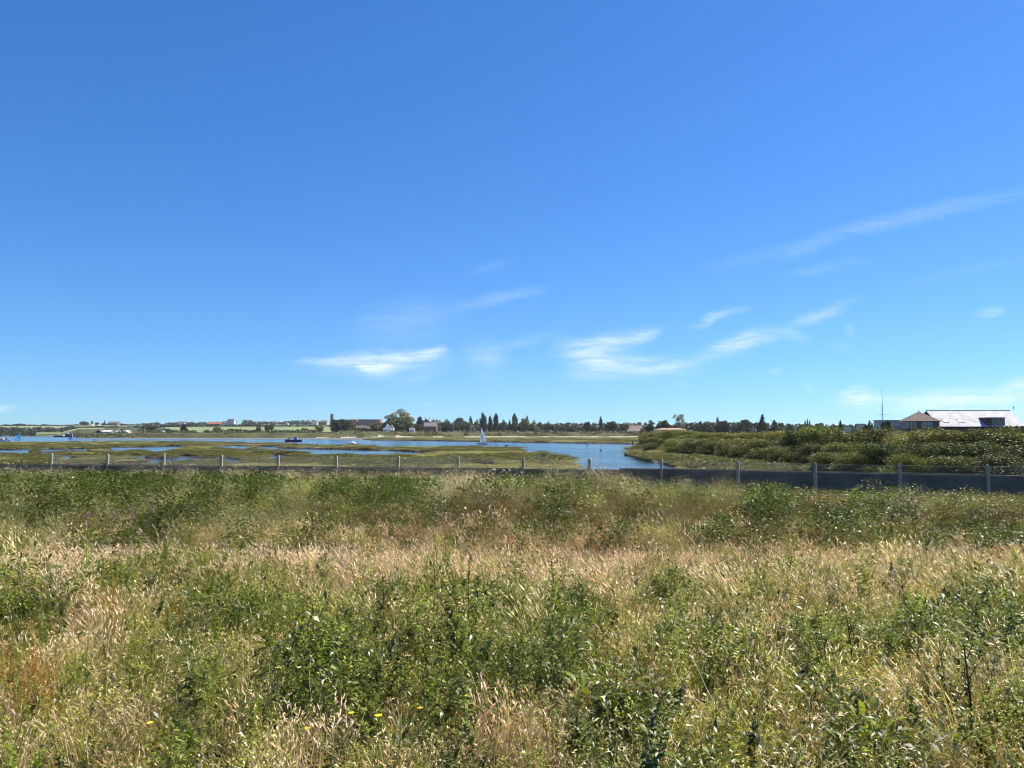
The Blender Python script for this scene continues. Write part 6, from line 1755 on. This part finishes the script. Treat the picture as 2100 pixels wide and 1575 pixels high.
for (p_, q_, s_, k_, st_, lb) in DOCKS:
    x, y, z = place(p_, q_, .12)
    rt = empty('dock_plant', (x, y, z), lb, 'plant', rz=random.uniform(0, 6))
    c = DKM[k_].copy(); c.name = 'leaves'; col.objects.link(c); c.parent = rt; c.scale = (s_ * .9, s_ * .9, s_ * .95)
    if st_:
        c = STK[k_ % 2].copy(); c.name = 'flower_stalk'; col.objects.link(c); c.parent = rt; c.scale = (s_, s_, s_ * 1.2)
# bare dark stalks of last year's docks and thistles
M_STALK = mat('dead_stalk', (.05, .035, .02), .9)
for (p_, q_, h_, lb) in ((1992, 1570, .62, 'tall bare dark stalk at the bottom right corner area'), (785, 1290, .5, 'bare dark stalk in the green weeds left of centre'), (890, 1250, .55, 'bare dark stalk in the weeds just left of the centre line'),
                         (1855, 1290, .5, 'thin dark stalk with short twigs in the tan grass at right'), (663, 1570, .35, 'short brown stalk at the bottom edge below the large dark dock'), (1745, 1400, .45, 'thin dark stalk in the middle of the right hand meadow')):
    x, y, z = place(p_, q_, .0)
    g_ = MB(); r = random.Random(int(p_)); pts = [(0, 0, -.05), (.01, 0, h_ * .5), (-.01, .01, h_)]
    g_.tube(pts, [.006, .005, .003], 5)
    for k in range(7):
        a = r.uniform(0, 6.28); zz_ = h_ * r.uniform(.45, .98); L_ = r.uniform(.04, .11)
        g_.tube([(0, 0, zz_), (L_ * math.cos(a) * .6, L_ * math.sin(a) * .6, zz_ + L_)], [.003, .0015], 4)
    o = g_.build('dead_stalk', M_STALK); o.location = (x, y, z); tag(o, lb, 'plant')
# flowers
def flower(name, label, cat, group, spots, colr, kind, h=.35):
    g = G(900 + len(spots)); r = g.r
    if kind == 'spike':
        for s_ in range(3):
            pts = g.blade((r.uniform(-.05, .05), r.uniform(-.05, .05), 0), r.uniform(0, 6), r.uniform(0, .15), h, .006, .1, GREY, n=4)
            for k in range(26):
                u = r.uniform(2.0, 4.0); i = min(3, int(u)); q = pts[i].lerp(pts[i + 1], u - i); yaw = r.uniform(0, 6.28)
                g.leaf(q, (math.cos(yaw), math.sin(yaw), .4), .025, .018, g.jit(colr, .2), simple=True)
    else:
        pts = g.blade((0, 0, 0), 1, .1, h, .004, .1, GRN, n=3)
        for k in range(9):
            yaw = k * .7; g.leaf(pts[-1], (math.cos(yaw), math.sin(yaw), .3), .02, .014, g.jit(colr, .1), simple=True)
    me = g.obj(name, M_LEAF, link=False)
    for (p_, q_) in spots:
        x, y, z = place(p_, q_, h)
        c = me.copy(); c.name = name; col.objects.link(c); c.location = (x, y, z); c.rotation_euler = (0, 0, r.uniform(0, 6)); k = r.uniform(.8, 1.25) * max(1, y / 9); c.scale = (k, k, r.uniform(.9, 1.2))
        tag(c, label, cat, group)
flower('purple_flower', 'small purple flower spike where the green weeds meet the tan grass at left', 'flower', 'purple flower spikes at the left edge of the weed bank',
       [(222, 1048), (225, 1060), (256, 1045), (262, 1058), (310, 1052), (318, 1040), (322, 1025), (334, 1048), (335, 1035), (350, 1046), (365, 1050), (380, 1042), (398, 1046), (140, 1065), (195, 1058), (270, 1068), (305, 1066), (418, 1060)], (.26, .13, .33), 'spike', .5)
flower('yellow_flower', 'tiny yellow flower low in the foreground grass', 'flower', 'yellow flowers dotted in the foreground grass', [(313, 1480), (641, 1495), (789, 1468), (870, 1462), (1657, 1300), (712, 1455), (1500, 1375), (960, 1437)], (.75, .6, .03), 'cup', .22)
flower('white_flower', 'tiny white flower head among the meadow weeds', 'flower', 'white flowers dotted over the meadow', [(1600, 1205), (1840, 1165), (1930, 1200), (1848, 1160), (600, 1380), (1640, 1330), (725, 1165), (2005, 1340), (12, 1056), (5, 1062), (1480, 1190), (945, 1245)], (.8, .8, .75), 'cup', .34)
flower('red_flower', 'small orange red flower in the patch at the right edge of the meadow', 'flower', 'orange red flowers in a patch at the right edge', [(2028 + (i * 13) % 62, 1124 + (i * 7) % 22) for i in range(14)], (.62, .13, .06), 'cup', .42)
# white flowering shrub in front of the fence
x, y, z = place(1040, 1000, .5)
rt = empty('flowering_shrub', (x, y, z), 'low green shrub covered with creamy white blossom just in front of the fence', 'shrub')
o = p_clump(501, .75, .8, 700, GRN, BGRN, .06, .03).obj('foliage', M_GRASS, link=True, parent=rt); o.location = (0, 0, .1)
o = p_clump(502, .8, .72, 170, (.62, .62, .5), (.5, .52, .4), .05, .04).obj('blossom', M_GRASS, link=True, parent=rt); o.location = (0, -.12, .17)
# brambles and dead root heap on the spoil bank, at right
BR = [p_clump(510 + i, .95, .8, 1300, a, b_, .055, .03).obj('foliage', M_LEAF, link=False) for i, (a, b_) in enumerate([((.13, .105, .035), (.16, .17, .045)), (DGRN, GRN), ((.20, .12, .05), (.14, .14, .04))])]
for (p_, q_, s_, k_, lb) in ((1965, 1065, .8, 0, 'brown leaved bramble mound right of the dead root heap'), (2035, 1062, .85, 2, 'reddish brown bramble mound near the right edge of the weed bank'), (2095, 1070, .8, 0, 'brown bramble cut off by the right edge of the picture on the weed bank'),
                             (1800, 1045, .85, 1, 'dark green leafy bush left of the dead root heap'), (1592, 1048, .8, 1, 'dark green bush in the brown weeds left of the other dark bush'), (1925, 1040, .5, 1, 'small bright leaved bramble topping the dead root heap'),
                             (1690, 1045, .75, 2, 'russet weed clump between the two dark green bushes on the weed bank'), (2080, 1012, .8, 1, 'green bramble in front of the last fence posts at right'), (1860, 1000, .55, 1, 'low green nettle clump climbing the concrete boards at right'),
                             (1655, 985, .6, 0, 'brown green shrub hiding the foot of a fence post right of centre'), (1520, 1040, .6, 0, 'olive bush at the front of the weed bank right of centre')):
    x, y, z = place(p_, q_, .25)
    rt = empty('bramble', (x, y, z), lb, 'bush', rz=random.uniform(0, 6)); c = BR[k_].copy(); c.name = 'foliage'; col.objects.link(c); c.parent = rt; c.scale = (s_, s_, s_)
x, y, z = place(1868, 1052, .15)
g_ = MB(); r = random.Random(5)
for k in range(110):
    a = r.uniform(0, 6.28); q = Vector((r.gauss(0, .32), r.gauss(0, .25), abs(r.gauss(.12, .22)))); pts = [q]
    d_ = Vector((math.cos(a), math.sin(a), r.uniform(-.6, .9)))
    for m_ in range(3):
        d_ = (d_ + Vector((r.gauss(0, .5), r.gauss(0, .5), r.gauss(-.15, .4)))).normalized(); q = q + d_ * r.uniform(.06, .16); pts.append(q)
    g_.tube(pts, [r.uniform(.008, .022), .012, .008, .004], 4)
o = g_.build('root_heap', mat('dry_root', (.34, .26, .2), .9, .35, 8.0)); o.location = (x, y, z); tag(o, 'tangled heap of dry brown roots and twigs on the weed bank at right', 'root heap')
# broken concrete
M_RUB = mat('broken_concrete', (.42, .39, .33), .95, .3, 4.0, bump=.8)
for (p_, q_, sx, sy, sz, lb) in ((1165, 1040, .95, .4, .14, 'long flat slab of broken concrete lying in the weed bank'), (1017, 1026, .3, .22, .22, 'pale broken concrete lump in the weed bank below the white blossom shrub'), (1003, 1043, .10, .08, .26, 'small upright pale stone left of the flat concrete slab'),
                                 (905, 1050, .25, .2, .16, 'grey rubble lump low in the shadow at the front of the weed bank'), (890, 1054, .15, .12, .1, 'smaller stone left of the grey rubble lump in the shadow')):
    x, y, z = place(p_, q_, .3)
    import bmesh
    me = bpy.data.meshes.new('rubble'); bm = bmesh.new(); bmesh.ops.create_icosphere(bm, subdivisions=2, radius=1.0)
    r = random.Random(int(p_))
    for v_ in bm.verts:
        k = 1 + r.uniform(-.22, .12); c3 = [max(-.8, min(.8, q)) for q in v_.co]; v_.co = Vector((c3[0] * sx * k, c3[1] * sy * k, c3[2] * sz * k))
    bm.to_mesh(me); bm.free(); me.materials.append(M_RUB); me.transform(__import__('mathutils').Matrix.Scale(.42, 4)); o = bpy.data.objects.new('rubble', me); col.objects.link(o)
    o.location = (x, y, z + .10 + sz * .5); o.rotation_euler = (r.uniform(-.2, .3), r.uniform(-.15, .15), r.uniform(0, 3) if sx < .5 else .2); tag(o, lb, 'rubble')

# ------------------------------------------------------------------ thin sea haze over the whole place
hz_ = MB(); hz_.box(-9600, 9600, -9600, 9600, -1.7, 60.0)
mh = bpy.data.materials.new('haze_air'); mh.use_nodes = True
t = mh.node_tree; t.nodes.clear()
pv = N(t, 'ShaderNodeVolumePrincipled', Color=(0.86, 0.92, 1.0, 1), Density=0.00005, Anisotropy=0.3)
N(t, 'ShaderNodeOutputMaterial', Volume=pv.outputs[0])
hb = hz_.build('haze', mh); tag(hb, 'faint blue haze in the air over the far shore', 'haze', None, 'stuff')
